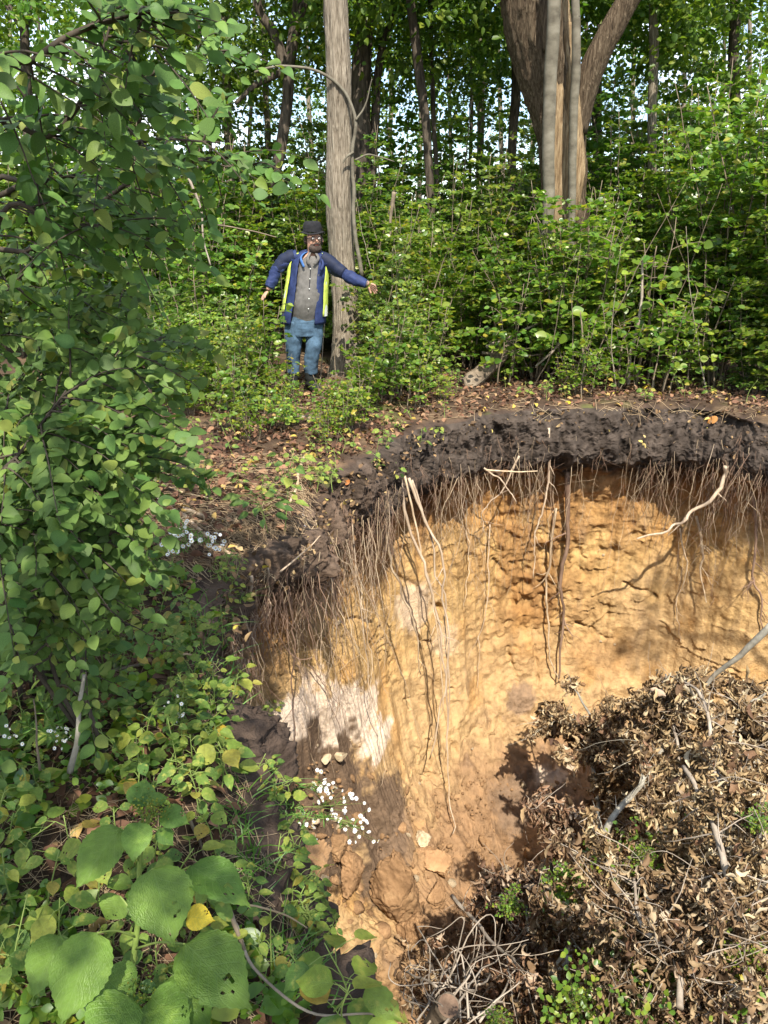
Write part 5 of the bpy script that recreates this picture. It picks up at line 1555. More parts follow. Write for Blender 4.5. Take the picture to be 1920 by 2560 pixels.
# feathery weed beside the asters
fw_ = thing('feathery_weed', hit(640, 2080)[0], 'feathery green weed on the pit edge beside the white asters', 'plant')
fb = np.array(fw_.location); ff = MB()
for k in range(8):
    t = at(640 + rng.uniform(-40, 130), 2070 + rng.uniform(-60, 60), 2.75)
    p = spline([fb, (fb + t) / 2 + [0, 0, .06], t], 14)
    MB().add(*tube(p - fb, np.linspace(.002, .001, 14), 4)).build('stem', M['stem_green'], fw_)
    for q in range(2, 14):
        dr = p[q] - p[q - 1]
        for sg in (-1, 1):
            n = 8
            ax = unit(np.cross(dr, CAM - p[q])) * sg + unit(dr) * .5
            u = np.linspace(.1, 1, n)[:, None]
            scatter(ff, p[q] - fb + ax * u * .05, ax + rnd(n) * .5, rnd(n) * .4 + unit(CAM - fb), np.full(n, .014), tpl_simple(.3))
ff.build('foliage', M['leaf_fern'], fw_, kind='stuff')

# sticks on the near bank and the slopes
def stick(pts, Ys, wpx_, mat, label, name='stick', cat='stick', group='sticks lying about', n=22, amp=.012, tip=.5):
    P_ = [at(x, y, Y) if Y else hit(x, y)[0] + [0, 0, .012] for (x, y), Y in zip(pts, Ys)]
    p = wobble(spline(P_, n), amp, 6, int(pts[0][0]) + 3)
    sl = np.linalg.norm(p[0] - CAM)
    o = MB().add(*tube(p - p[0], np.linspace(1, tip, n) * wpx_ * .5 / FPX * sl * (1 + .12 * fbm(p, 14, 2, 5)), 7)).build(name, M[mat], None, loc=p[0], label=label, cat=cat, group=group)
    return o


H3 = [None] * 3
stick([(175, 1930), (190, 1830), (208, 1690)], [1.95, 1.95, 2.0], 15, 'deadwood_grey', 'thin grey upright stick under the lower dark bush')
stick([(100, 1925), (88, 1830), (82, 1750)], [1.9, 1.9, 1.95], 6, 'twig', 'thin dark upright twig at the left')
stick([(690, 2105), (715, 2200), (740, 2290)], [2.35, 2.3, 2.25], 20, 'root_pale', 'white bare root sliding down the left slope into the pit')
stick([(370, 1240), (470, 1300), (560, 1380), (650, 1430)], [None] * 4, 11, 'root_pale', 'pale root running over the rim into the left root curtain')
stick([(360, 1190), (430, 1225), (530, 1255)], H3, 7, 'straw', 'straw coloured stick on the bare bank')
stick([(460, 1275), (490, 1285), (515, 1297)], H3, 13, 'root_pale', 'short stubby stick on the bare bank')
stick([(250, 1690), (400, 1665), (560, 1700)], H3, 9, 'twig', 'brown stick crossing the bank by the pit edge')
stick([(400, 1655), (500, 1640), (600, 1640)], H3, 7, 'straw', 'long dry grass blade on the pit edge')
stick([(765, 1140), (748, 1180), (745, 1215), (725, 1262)], [None] * 4, 11, 'root', 'curved bare stem standing on the rim above the corner')
stick([(700, 1430), (760, 1380), (800, 1340)], [4.15, 4.3, 4.4], 5, 'root_pale', 'fine pale twig across the left root curtain')
stick([(540, 2240), (680, 2290), (760, 2330)], [1.4, 1.45, 1.5], 6, 'straw', 'dry trailing stem over the dark soil below the corner plant')
stick([(590, 2310), (640, 2420), (760, 2540), (950, 2545)], [1.38, 1.3, 1.2, 1.15], 8, 'deadwood', 'long dry stem looping along the lower edge')
stick([(565, 2260), (600, 2330), (620, 2380)], [1.4, 1.36, 1.33], 14, 'twig', 'brown stick standing in the dark soil below the corner plant')
stick([(0, 1985), (120, 1975), (270, 1960)], H3, 6, 'twig_dark', 'dark thin stick at the left edge of the near bank')
stick([(470, 2040), (495, 2110), (510, 2150)], H3, 9, 'twig', 'brown stick on the near bank behind the corner plant')
stick([(1215, 1175), (1280, 1178), (1345, 1175)], [6.95, 6.95, 6.95], 5, 'root', 'level brown root under the black overhang')
# ------------------------------------------------------------------ litter, straw, log, plank, dead branches
lm = MB(); sm = MB()
n = 15000
th0 = rng.uniform(R(30), R(250), n)
off = rng.gamma(1.4, 1.5, n) + .02
r0 = rim_r(th0) + off
x, y = PC[0] + r0 * np.cos(th0), PC[1] + r0 * np.sin(th0)
ok = (y > .9) & (y < 13)
x, y = x[ok], y[ok]; n = len(x)
P0 = np.stack([x, y, ground_h(x, y) + rng.uniform(.004, .035, n)], 1)
scatter(lm, P0[::2], rnd(len(P0[::2])) * [1, 1, .35], rnd(len(P0[::2])) * .5 + [0, 0, 1], rng.uniform(.03, .085, len(P0[::2])), tpl_leaf(.62, .25, .35, n=3))
scatter(lm, P0[1::2], rnd(len(P0[1::2])) * [1, 1, .35], rnd(len(P0[1::2])) * .5 + [0, 0, 1], rng.uniform(.03, .075, len(P0[1::2])), tpl_curl(.5, 2.2, 4, 3))
lm.build('leaf_litter', M['litter'], None, label='brown and yellow leaf litter covering the forest floor', kind='stuff')
for k in range(3600):
    if k < 1700: xx, yy = rng.uniform(330, 780), rng.uniform(1140, 1440)
    elif k < 2800: xx, yy = rng.uniform(0, 760), rng.uniform(1450, 2560)
    else: xx, yy = rng.uniform(700, 1920), rng.uniform(880, 1050)
    p, nrm = hit(xx, yy)
    if p is None or p[2] < -.6: continue
    a = rng.uniform(0, 6.28) if k > 1700 else rng.normal(-.75, .55)
    L_ = rng.uniform(.05, .26)
    d_ = np.array([math.cos(a), math.sin(a), 0]); d_ = unit(d_ - nrm * np.dot(d_, nrm))
    t = np.linspace(-.5, .5, 5)[:, None]
    q = p + nrm * .008 + d_ * t * L_ + nrm * rng.uniform(0, .035) * (t + .5) + unit(np.cross(d_, nrm)) * rng.normal() * .05 * L_ * (4 * t * t)
    sm.add(*tube(q, np.full(5, rng.uniform(.0009, .0024) * (.5 if 1700 < k < 2800 else 1)), 3, False))
sm.build('dry_stalks', M['straw'], None, label='dry stalks and grass straws strewn over the bank', kind='stuff')

gc = MB(); PP = []
for k in range(3600):
    yy = rng.uniform(1300, 2600)
    xx = rng.uniform(-30, np.interp(yy, [1300, 1480, 1600, 1750, 1850, 2000, 2200, 2400, 2560], [430, 500, 560, 590, 600, 560, 560, 640, 760]))
    p, nrm = hit(xx, yy)
    if p is None or p[2] < -.5 or vnoise(np.array([p * 3.5]), 9)[0] < -.05: continue
    PP.append(p + [0, 0, rng.uniform(.01, .10)])
PP = np.array(PP); n = len(PP)
scatter(gc, PP, rnd(n) * [1, 1, .4], rnd(n) * .6 + [0, -.25, 1], .012 + rng.gamma(2, .010, n), LEAF_OVAL)
gc.build('ground_cover', M['leaf_bright'], None, label='low yellow green ground cover on the near bank', kind='stuff')

# grass blades at the pit edge
gm = MB()
for k in range(420):
    xx, yy = (rng.uniform(480, 640), rng.uniform(1500, 1800)) if k < 160 else ((rng.uniform(640, 860), rng.uniform(2350, 2520)) if k < 300 else (rng.uniform(580, 700), rng.uniform(1950, 2250)))
    p, nrm = hit(xx, yy)
    if p is None or p[2] < -1.2: continue
    L_ = rng.uniform(.06, .22); dr = np.array([rng.normal() * .6 + .2, rng.normal() * .5 - .1, 1.0])
    t = np.linspace(0, 1, 6)[:, None]
    q = p + unit(dr) * t * L_ + np.array([rng.normal() * .5, rng.normal() * .5, -.7]) * t ** 2 * L_ * .6
    wv = unit(np.cross(dr, CAM - p)) * .0028 * (1 - t * .9)
    V = np.concatenate([q - wv, q + wv])
    gm.add(V, np.array([[i_, i_ + 1, 7 + i_, 6 + i_] for i_ in range(5)]))
gm.build('grass', M['leaf_fern'], None, label='grass blades hanging over the pit edge', kind='stuff')

# the fallen log
lp = spline([at(1160, 968, 8.75), at(1215, 925, 8.95), at(1262, 880, 9.25), at(1290, 820, 9.7)], 40)
lg = thing('fallen_log', lp[0], 'weathered grey log lying on the litter behind the rim', 'log')
V, F = bark_tube(lp - lp[0], np.linspace(.105, .06, 40), 26, .02, 1201, 2.0)
MB().add(V, F).build('log_bark', M['log'], lg)
for k, t in enumerate((12, 27)):
    q = lp[t] + np.linspace(0, 1, 8)[:, None] * np.array([.05 - .1 * k, -.12, .16])
    MB().add(*tube(wobble(q, .02, 8, k) - lp[0], np.linspace(.016, .006, 8), 6)).build('branch_stub', M['log'], lg)
# the dark plank, half under leaves
pk = thing('dark_plank', hit(405, 1180)[0], 'dark wet board lying half under the leafy bush', 'plank')
bx = np.array([[sx * .16, sy * .045, sz * .02] for sx in (-1, 1) for sy in (-1, 1) for sz in (-1, 1)])
BOXF = np.array([[0, 1, 3, 2], [4, 6, 7, 5], [0, 4, 5, 1], [2, 3, 7, 6], [0, 2, 6, 4], [1, 5, 7, 3]])
def board(l, w, h, seed):
    gx_ = np.linspace(-1, 1, 24); a_ = np.array([(-1, -1), (1, -1), (1, 1), (-1, 1)])
    V = np.array([[gx * l, p_[0] * w, p_[1] * h] for gx in gx_ for p_ in a_]); V += .004 * rnd(len(V)) * [.5, 1, 1]
    F = [[i_ * 4 + j_, i_ * 4 + (j_ + 1) % 4, i_ * 4 + 4 + (j_ + 1) % 4, i_ * 4 + 4 + j_] for i_ in range(23) for j_ in range(4)] + [[3, 2, 1, 0], [92, 93, 94, 95]]
    return V, np.array(F)
V, F = board(.20, .05, .016, 1)
MB().add(V + [0, 0, .03], F).build('board', M['plank'], pk, smooth_shade=False)
V, F = board(.17, .012, .012, 2)
MB().add(V + [0, -.042, .055], F).build('board_edge', M['plank'], pk, smooth_shade=False)
pk.rotation_euler = (0.05, .03, -.10)
stick([(700, 1045), (760, 1048), (830, 1052)], H3, 22, 'log', 'rotten reddish stick on the litter before the boots', group=None)
# crossed dead branches behind the log
for pts, Y0, w0, lab in [([(1215, 868), (1290, 835), (1372, 795)], 9.2, 9, 'pale dead branch slanting up behind the log'), ([(1205, 882), (1290, 890), (1362, 886)], 9.2, 8, 'level dead branch across the log'), ([(1418, 830), (1385, 875), (1340, 915)], 9.0, 9, 'pale dead branch dropping toward the small seedling'),
                         ([(1270, 770), (1340, 775), (1410, 815), (1425, 840)], 9.6, 14, 'bent dead branch arching over the crossed ones'), ([(1235, 700), (1250, 745), (1290, 790), (1300, 860)], 9.7, 7, 'thin dead branch hanging among the shrubs'), ([(985, 480), (980, 540), (975, 590)], 9.0, 10, 'dark broken stick upright in the shrubs right of the grey tree'),
                         ([(1570, 960), (1580, 880), (1602, 780), (1608, 650)], 8.8, 10, 'bare straight stem of a sapling on the right rim'), ([(470, 440), (500, 520), (508, 600), (524, 660)], 5.0, 6, 'thin reddish bare stem above the leafy bush'), ([(530, 560), (620, 575), (690, 590)], 6.0, 4, 'thin twig pointing at the man'),
                         ([(1460, 950), (1455, 850), (1450, 780)], 8.5, 6, 'thin upright twig by the small bushy seedling')]:
    stick(pts, [Y0] * len(pts), w0, 'deadwood' if 'pale' in lab or 'bare' in lab else 'twig', lab, name='dead_branch', cat='branch', group='dead branches in the thicket')
for k in range(26):
    x, Y = rng.uniform(430, 1900), rng.uniform(8.4, 10.5)
    b = ground_at(x, Y); e = b + [rng.normal() * .35, rng.normal() * .3, rng.uniform(.8, 2.2)]
    p = wobble(spline([b, (b + e) / 2 + rng.normal(size=3) * .08, e], 16), .03, 3, 70 + k)
    MB().add(*tube(p - b, np.linspace(.007, .002, 16), 5)).build('dead_sapling', M['twig' if k % 2 else 'deadwood'], None, loc=b, label='thin bare stem standing among the shrubs behind the rim', cat='stem', group='bare stems among the shrubs')

# ------------------------------------------------------------------ withered bushes in the lower right
CURLS = [MB().add(*tpl_crumple(w, sd, 6, sh)).mesh('leaf', M['leaf_dead']) for w, sd, sh in [(.50, 1, 1.3), (.42, 2, 1.45), (.60, 3, 1.0), (.38, 4, 1.5), (.55, 5, 1.2), (.66, 6, .7), (.34, 7, 1.5), (.48, 8, 1.1), (.58, 9, .9)]]
CURL_T = [tpl_crumple(.46, 21, 4, 1.35), tpl_crumple(.58, 22, 4, .9), tpl_crumple(.36, 23, 4, 1.5), tpl_crumple(.5, 24, 4, 1.1)]


def withered(label, stems, seed, n_obj, n_fill, blob, leaf=.060, mat='deadwood'):
    """stems: (px path, Y0, Y1, width px); blob: list of (px, Y, radius) where dead leaves hang"""
    rr = np.random.default_rng(seed)
    base = px_path(*stems[0][:3], n=4)[0]
    root = thing('withered_bush', base, label, 'bush', 'withered bushes thrown into the pit')
    ends = []
    for si, (pts, Y0, Y1, w) in enumerate(stems):
        w = w * 1.1
        p = wobble(wobble(px_path(pts, max(1.75, Y0 - (.50 if si == 0 else .3)), Y1 - (.62 if si == 0 else .40), 30), .03, 3, seed + si), .008, 14, seed + si + 9)
        r0 = w * .5 / FPX * np.linalg.norm(p[0] - CAM)
        sm_ = MB().add(*tube(p - base, np.linspace(r0, r0 * .45, 30) * (1 + .12 * fbm(p, 16, 2, seed)), 8)).build('stem', M[mat if si % 2 == 0 else 'deadwood_grey'], root)
        for b in range(14):
            k = rr.integers(3, 29)
            d_ = unit((p[k] - p[k - 1]) * 8 + rr.normal(size=3) * [.8, .7, .8])
            L_ = rr.uniform(.08, .30)
            q = wobble(p[k] + np.linspace(0, 1, 9)[:, None] * d_ * L_, .03, 6, seed + b + si * 9)
            MB().add(*tube(q - p[k], np.linspace(min(r0 * .32, .0045), .0010, 9), 5)).build('branch', M[mat], sm_, loc=p[k] - base)
            if si > 0 or k > 22: ends += [q[8], q[6], q[4]]
    P_, D_, S_ = [], [], []
    C = [at(*c[:2], c[2] + .24) for c in blob]
    cl = []
    for c, bl in zip(C, blob):
        m = int(26 * (bl[3] / .35) ** 2)
        cl.append(c + unit(rr.normal(size=(m, 3))) * rr.uniform(.2, 1, (m, 1)) ** .4 * bl[3] * [1, .8, 1])
    cl = np.concatenate(cl + [np.array(ends)])
    per = max(1, (n_obj + n_fill) // len(cl))
    for c in cl[::3]:                    # long thin bare twigs that stand out of the leaves
        e_ = c + unit(rr.normal(size=3) * [1, .6, 1] + [0, -.5, .35]) * rr.uniform(.12, .42)
        q = wobble(spline([c, (c + e_) / 2 + rr.normal(size=3) * .03, e_], 9), .02, 8, seed)
        MB().add(*tube(q - base, np.linspace(.0028, .0009, 9), 4, False)).build('bare_twig', M[mat], root)
    tw = MB()
    for c in cl:
        k = max(2, int(per * rr.uniform(.5, 1.6)))
        ax = unit(rr.normal(size=3) + [0, 0, .2]) * rr.uniform(.04, .12)
        tw.add(*tube(np.array([c - base - ax, c - base, c - base + ax * .8 + [0, 0, -.02]]), [.0018, .0014, .0008], 3, False))
        u = rr.uniform(-1, 1, (k, 1))
        P_.append(c + ax * u + rr.normal(size=(k, 3)) * .012)
        D_.append(rr.normal(size=(k, 3)) * .55 + [0, 0, -1.0])
        S_.append(leaf * np.minimum(1.7, .35 + rr.gamma(2.2, .26, k)))
    P_, D_, S_ = map(np.concatenate, (P_, D_, S_))
    S_ = np.minimum(S_, np.linalg.norm(P_ - CAM, axis=1) * rr.uniform(16, 40, len(S_)) / FPX)
    N_ = rr.normal(size=P_.shape)
    o_ = np.argsort(np.linalg.norm(P_ - CAM, axis=1) / S_)[:n_obj]
    for i_ in o_:
        ob = link('leaf', CURLS[i_ % 9], root)
        ob.matrix_local = Matrix.Translation([float(-v_) for v_ in base]) @ basis(P_[i_], D_[i_], N_[i_], S_[i_])
    rest = np.setdiff1d(np.arange(len(P_)), o_)
    fm = MB()
    for q in range(4):
        r2 = rest[q::4]
        if len(r2): scatter(fm, P_[r2] - base, D_[r2], N_[r2], S_[r2], CURL_T[q])
    if fm.n: fm.build('dead_leaves', M['leaf_dead'], root, kind='stuff')
    tw.build('twigs', M['deadwood'], root, kind='stuff')
    return root


withered('withered bush with a leaning lichen grey stem, at the middle of the lower right', [([(1385, 2440), (1440, 2340), (1490, 2180), (1530, 2060), (1600, 1960), (1660, 1870)], 3.1, 4.9, 24), ([(1475, 2190), (1490, 2080), (1487, 1990), (1480, 1880), (1476, 1800), (1440, 1730)], 4.6, 6.5, 12), ([(1490, 2000), (1560, 1920), (1640, 1800)], 5.2, 6.0, 8), ([(1480, 1830), (1420, 1800), (1370, 1790)], 6.4, 6.5, 5)],
         41, 300, 6000, [(1580, 1800, 5.6, .32), (1540, 2060, 4.8, .28), (1590, 1940, 5.2, .32), (1490, 1830, 6.0, .13), (1510, 2230, 3.8, .22)], .098, 'deadwood_grey')
withered('broad withered bush of curled brown leaves against the right edge', [([(1870, 2100), (1800, 1950), (1770, 1800), (1730, 1720), (1680, 1700)], 4.0, 5.1, 10), ([(1920, 1870), (1850, 1920), (1800, 1960)], 4.5, 4.3, 28), ([(1700, 2000), (1690, 1850), (1650, 1730), (1660, 1690)], 4.3, 5.2, 8), ([(1790, 2020), (1850, 1800), (1910, 1740)], 4.2, 5.0, 8), ([(1640, 2090), (1700, 1960), (1800, 1850), (1850, 1720)], 4.1, 4.9, 7)],
         42, 300, 10000, [(1640, 1800, 5.0, .38), (1760, 1780, 5.0, .40), (1700, 1920, 4.5, .40), (1840, 1850, 4.8, .38), (1620, 2040, 4.2, .36), (1760, 2060, 4.0, .36), (1880, 1780, 4.9, .32), (1600, 1900, 4.7, .30)], .098)
withered('withered bush with a long straight pale stem near the right edge', [([(1885, 2600), (1860, 2400), (1835, 2240), (1800, 2120), (1770, 2010), (1720, 1920)], 2.2, 3.4, 21), ([(1812, 2170), (1830, 2080), (1815, 1990), (1790, 1900)], 2.9, 3.3, 9), ([(1815, 2180), (1880, 2130), (1900, 2060), (1870, 1990)], 2.9, 3.1, 8), ([(1840, 2250), (1930, 2200)], 2.6, 2.6, 9), ([(1700, 2380), (1640, 2250), (1560, 2190), (1500, 2130)], 2.7, 3.2, 6), ([(1800, 2300), (1740, 2180), (1640, 2080)], 2.7, 3.2, 5)],
         43, 300, 9000, [(1700, 2200, 3.0, .28), (1860, 2200, 2.8, .3), (1790, 2350, 2.6, .28), (1900, 2400, 2.5, .3), (1660, 2320, 2.8, .25), (1800, 2500, 2.3, .25)], .080)
withered('lowest withered bush with grey forked stems along the bottom edge', [([(1700, 2520), (1690, 2400), (1600, 2310), (1570, 2200)], 2.2, 2.9, 13), ([(1640, 2560), (1660, 2430), (1690, 2350), (1690, 2200)], 2.2, 2.8, 8), ([(1690, 2410), (1760, 2330), (1800, 2290)], 2.3, 2.5, 7), ([(1500, 2600), (1560, 2480), (1590, 2380)], 2.1, 2.5, 8), ([(1760, 2570), (1740, 2470), (1780, 2400)], 2.1, 2.3, 7), ([(1600, 2570), (1480, 2430), (1400, 2320)], 2.2, 2.9, 6)],
         44, 300, 10500, [(1560, 2330, 2.8, .26), (1480, 2420, 2.7, .24), (1640, 2440, 2.5, .26), (1540, 2530, 2.3, .22), (1700, 2560, 2.2, .24), (1420, 2330, 3.0, .2), (1380, 2520, 2.4, .22), (1600, 2180, 3.2, .26)], .078)
withered('low withered branches strewn on the pit bottom left of the leaning grey stem', [([(1130, 2240), (1215, 2330), (1290, 2410), (1340, 2500)], 4.0, 2.7, 8), ([(1310, 2420), (1322, 2300), (1300, 2200), (1250, 2160)], 3.2, 4.1, 6), ([(1180, 2250), (1250, 2300), (1310, 2370)], 4.0, 3.3, 6), ([(1400, 2140), (1390, 2050), (1370, 2010)], 4.3, 4.6, 5)],
         45, 300, 3600, [(1230, 2370, 3.9, .15), (1330, 2340, 3.8, .2), (1390, 2270, 4.1, .15), (1350, 2430, 2.9, .2), (1110, 2390, 3.4, .12), (1260, 2460, 2.8, .16), (1380, 2540, 2.4, .18)], .070)
# green undergrowth between the dead leaves
ug = MB(); PP = []
for k in range(3800):
    xx = rng.uniform(1350, 1960); yy = rng.uniform(np.interp(xx, [1350, 1500, 1960], [2250, 2050, 2000]), 2600)
    q = at(xx, yy, np.interp(yy, [2000, 2600], [3.5, 1.9]) + rng.uniform(-.45, .05))
    if vnoise(np.array([q * 4.0]), 19)[0] > .12: PP.append(q)
PP = np.array(PP); n = len(PP)
scatter(ug, PP, rnd(n), rnd(n) * .5 + [0, -.4, .9], rng.uniform(.014, .030, n), LEAF_OVAL)
ug.build('undergrowth', M['leaf_bright'], None, label='fresh green undergrowth showing between the withered leaves', kind='stuff')
# a layer of fallen dead leaves under the bushes
pile = MB()
PP = []
for k in range(6000):
    xx = rng.uniform(1000, 1990); yy = rng.uniform(np.interp(xx, [1000, 1200, 1400, 1550, 1990], [2390, 2330, 2150, 1930, 1830]), 2660)
    p, nrm = hit(xx, yy)
    if p is None: continue
    PP.append(p + [0, 0, rng.uniform(0, .32) ** 1.3])
PP = np.array(PP); n = len(PP)
for q in range(3):
    scatter(pile, PP[q::3], rnd(len(PP[q::3])), rnd(len(PP[q::3])), np.minimum(rng.uniform(.03, .09, len(PP[q::3])), np.linalg.norm(PP[q::3] - CAM, axis=1) * 32 / FPX), CURL_T[q])
pile.build('leaf_pile', M['leaf_dead'], None, label='thick layer of dead brown leaves under the withered bushes', kind='stuff')
# bare brush and stump at the lower middle
bb = at(1120, 2540, 1.75)
br = thing('bare_brush', bb, 'tangle of bare pale twigs around the cut stump at the lower middle', 'branches')
for k in range(34):
    a0 = at(rng.uniform(1040, 1200), rng.uniform(2440, 2580), rng.uniform(1.8, 2.3))
    a1 = at(rng.uniform(960, 1340), rng.uniform(2300, 2520), rng.uniform(1.9, 2.9))
    md = (a0 + a1) / 2 + rng.normal(size=3) * .09 + [0, 0, .05]
    p = wobble(spline([a0, md, a1], 18), .04, 5, 300 + k)
    MB().add(*tube(p - bb, np.linspace(rng.uniform(.002, .0055), .0012, 18), 6)).build('twig', M['deadwood'], br)
sp_ = spline([at(1075, 2590, 1.95), at(1105, 2535, 1.93), at(1120, 2515, 1.90)], 14)
st = thing('cut_stump', sp_[0], 'short sawn branch end facing the viewer at the lower middle', 'stump')
MB().add(*bark_tube(sp_ - sp_[0], np.full(14, .042), 20, .004, 61)).build('bark', M['log'], st)
axd = unit(sp_[-1] - sp_[-2])
a = np.arange(24) * 2 * math.pi / 24
T_, N_, B_ = frames(sp_)
disc_c = sp_[-1] - sp_[0] + axd * .003
V = np.concatenate([[disc_c], disc_c + .036 * (np.cos(a)[:, None] * N_[-1] + np.sin(a)[:, None] * B_[-1])])
MB().add(V, np.array([[0, 1 + i_, 1 + (i_ + 1) % 24] for i_ in range(24)])).build('cut_face', M['cut_wood'], st)
# live green leaves between the dead ones
for k, (px, Y, s, lab) in enumerate([((1390, 2200), 3.2, .36, 'fresh green sprig left of the leaning grey stem'), ((1280, 2250), 3.2, .26, 'small dark green sprig on the rubble by the dead twigs'), ((1620, 2130), 3.1, .22, 'green sprig among the withered leaves behind the leaning stem'), ((1700, 2440), 2.3, .20, 'yellow green sprig low among the dead leaves'), ((1850, 2380), 2.35, .24, 'green sprig beside the long straight pale stem'), ((1520, 2330), 2.7, .2, 'green sprig under the lowest withered bush'), ((1900, 2040), 2.9, .22, 'bright green sprig at the right edge in the dead leaves'), ((1760, 2290), 2.5, .18, 'small green sprig between the pale forked stems'), ((1250, 2540), 1.9, .16, 'green seedling beside the cut stump'), ((1450, 2480), 2.3, .18, 'green sprig near the bottom edge')]):
    p = at(*px, Y - .4) - np.array([0, 0, s * .5])
    SMALL[k % 3 if k % 3 != 1 or k > 2 else 0].place(p, lab, 'green sprigs among the withered bushes', s * .95, k * 1.1, cat='sprig')
# the forked dark branch that leans in from the right over the bush
stick([(1930, 1560), (1850, 1640), (1790, 1680), (1760, 1720)], [4.6, 4.7, 4.8, 4.8], 16, 'deadwood_grey', 'dark bent branch leaning in from the right edge over the withered bush', name='dead_branch', cat='branch', group=None)
# ------------------------------------------------------------------ the man
MY = 8.5
foot_c = at(768, 978, MY)
MB0 = np.array([foot_c[0], MY, ground_h(foot_c[0], MY)[0]])
man = thing('person', MB0, 'man in dark hat, glasses and open blue jacket with yellow vest, one arm outstretched', 'person')


def mp(x, y, dy=0.0):                    # photo position to the man's own space
    return at(x, y, MY + dy) - MB0


def cloth(name, color, rough=.85, scale=30, var=.3, bump=.4, stretch=(1, 1, 1)):
    c = np.array(color)
    return plain_mat(name, [(0.3, tuple(c * (1 - var))), (0.7, tuple(np.minimum(c * (1 + var), .95)))], scale=scale, rough=rough, bump=bump, bdist=.006, stretch=stretch, spec=.25)


M['skin'] = cloth('skin', (.42, .235, .16), .55, 25, .15, .15)
M['jacket'] = cloth('blue_jacket', (.017, .028, .085), .7, 14, .35)
M['jacket_dark'] = cloth('navy_sleeve', (.010, .015, .036), .7, 14, .3)
M['collar'] = cloth('bright_blue_lining', (.04, .11, .28), .7, 20, .2)
M['lining'] = cloth('black_lining', (.012, .012, .018), .8, 20, .3)
M['shirt'] = cloth('grey_shirt', (.115, .108, .098), .9, 22, .25)
M['jeans'] = cloth('blue_jeans', (.060, .105, .155), .9, 16, .45)
M['vest'] = cloth('yellow_safety_fabric', (.46, .56, .09), .8, 22, .2)
M['silver'] = cloth('silver_tape', (.62, .64, .58), .45, 30, .12)
M['rubber'] = cloth('black_rubber', (.022, .024, .022), .35, 18, .3, .2)
M['hat'] = cloth('black_felt', (.014, .014, .016), .9, 24, .3)
M['hair'] = cloth('dark_beard', (.055, .04, .032), .9, 60, .5, .8)
M['eye'] = cloth('eye_white', (.6, .58, .55), .3, 10, .05, 0)
M['iris'] = cloth('dark_iris', (.02, .014, .01), .3, 10, .05, 0)

# body: one skinned surface, head to hands
sk = [mp(772, 812), mp(775, 760), mp(776, 700), mp(779, 655), mp(781, 636), mp(783, 617, -.02), mp(785, 598, -.015), mp(784, 582, 0)]
rad = [.10, .11, .11, .075, .050, .068, .088, .080]
edges = [(0, 1), (1, 2), (2, 3), (3, 4), (4, 5), (5, 6), (6, 7)]
def chain(start, pts, rr_):
    prev = start
    for p_, r_ in zip(pts, rr_):
        sk.append(p_); rad.append(r_); edges.append((prev, len(sk) - 1)); prev = len(sk) - 1
    return prev
armR = chain(3, [mp(818, 652), mp(862, 686, -.05), mp(913, 706, -.12), mp(924, 711, -.13)], [.042, .038, .030, .034])
armL = chain(3, [mp(720, 646), mp(690, 682, -.02), mp(674, 717, -.06), mp(669, 727, -.07)], [.042, .038, .029, .034])
chain(0, [mp(783, 825), mp(783, 865, -.03), mp(777, 915, .02), mp(776, 962, .03), mp(790, 968, -.05)], [.075, .055, .042, .032, .018])
chain(0, [mp(735, 825), mp(734, 868), mp(733, 915, .04), mp(733, 955, .05), mp(728, 960, -.02)], [.075, .055, .042, .032, .018])
nose_root = len(sk)
isl_roots = [0]
def island(pts, rr_):
    k0 = len(sk)
    for q, (p_, r_) in enumerate(zip(pts, rr_)):
        sk.append(np.asarray(p_)); rad.append(r_)
        if q: edges.append((len(sk) - 2, len(sk) - 1))
    isl_roots.append(k0)
fd = unit(mp(797, 602, -.16) - mp(785, 600, 0))           # the way the face looks
fs = unit(np.cross(fd, [0, 0, 1.0])); hd = mp(785, 600, -.015)
island([hd + fd * .075 + [0, 0, .012], hd + fd * .104 - [0, 0, .014]], [.012, .015])       # nose
for sg in (-1, 1):
    island([hd + fs * sg * .085 - fd * .01, hd + fs * sg * .096 - fd * .015 + [0, 0, .02], hd + fs * sg * .092 - [0, 0, .022]], [.012, .012, .009])
handR = np.array(sk[armR]); dR = unit(np.array(sk[armR]) - np.array(sk[armR - 1]) + [0, 0, -.02])
def fingers(c, d_, side, curl):
    for q, (o_, L_) in enumerate([(-.030, .068), (-.010, .082), (.010, .078), (.029, .062)]):
        b_ = c + d_ * .035 + side * o_
        m_ = b_ + d_ * L_ * .5 + side * o_ * .3
        e_ = m_ + unit(d_ + curl * 1.1) * L_ * .5
        island([c + d_ * .01 + side * o_ * .6, b_, m_, e_], [.012, .0115, .0095, .008])
    b_ = c + side * -.02 + curl * .01
    island([b_, b_ + unit(side * -1 + d_ * .8 + curl * .5) * .04, b_ + unit(side * -1 + d_ * .8 + curl * .5) * .04 + unit(d_ + curl) * .035], [.014, .012, .009])
fingers(handR, unit(mp(944, 728, -.15) - mp(922, 711, -.13)), unit(np.array([.3, -.6, .75])), np.array([0, -.2, -1.0]))
fingers(np.array(sk[armL]), unit(mp(661, 738, -.09) - mp(671, 724, -.07)), unit(np.array([.5, -.8, .2])), np.array([.1, -.3, -1.0]))
bm_ = bpy.data.meshes.new('body')
bm_.from_pydata([tuple(map(float, p_)) for p_ in sk], edges, [])
bm_.materials.append(M['skin'])
bo = link('body', bm_, man)
ms_ = bo.modifiers.new('skin', 'SKIN'); ms_.use_smooth_shade = True
for i_, v_ in enumerate(bm_.skin_vertices[0].data):
    v_.radius = (rad[i_], rad[i_]); v_.use_root = i_ in isl_roots
sb_ = bo.modifiers.new('subdiv', 'SUBSURF'); sb_.levels = 2; sb_.render_levels = 2


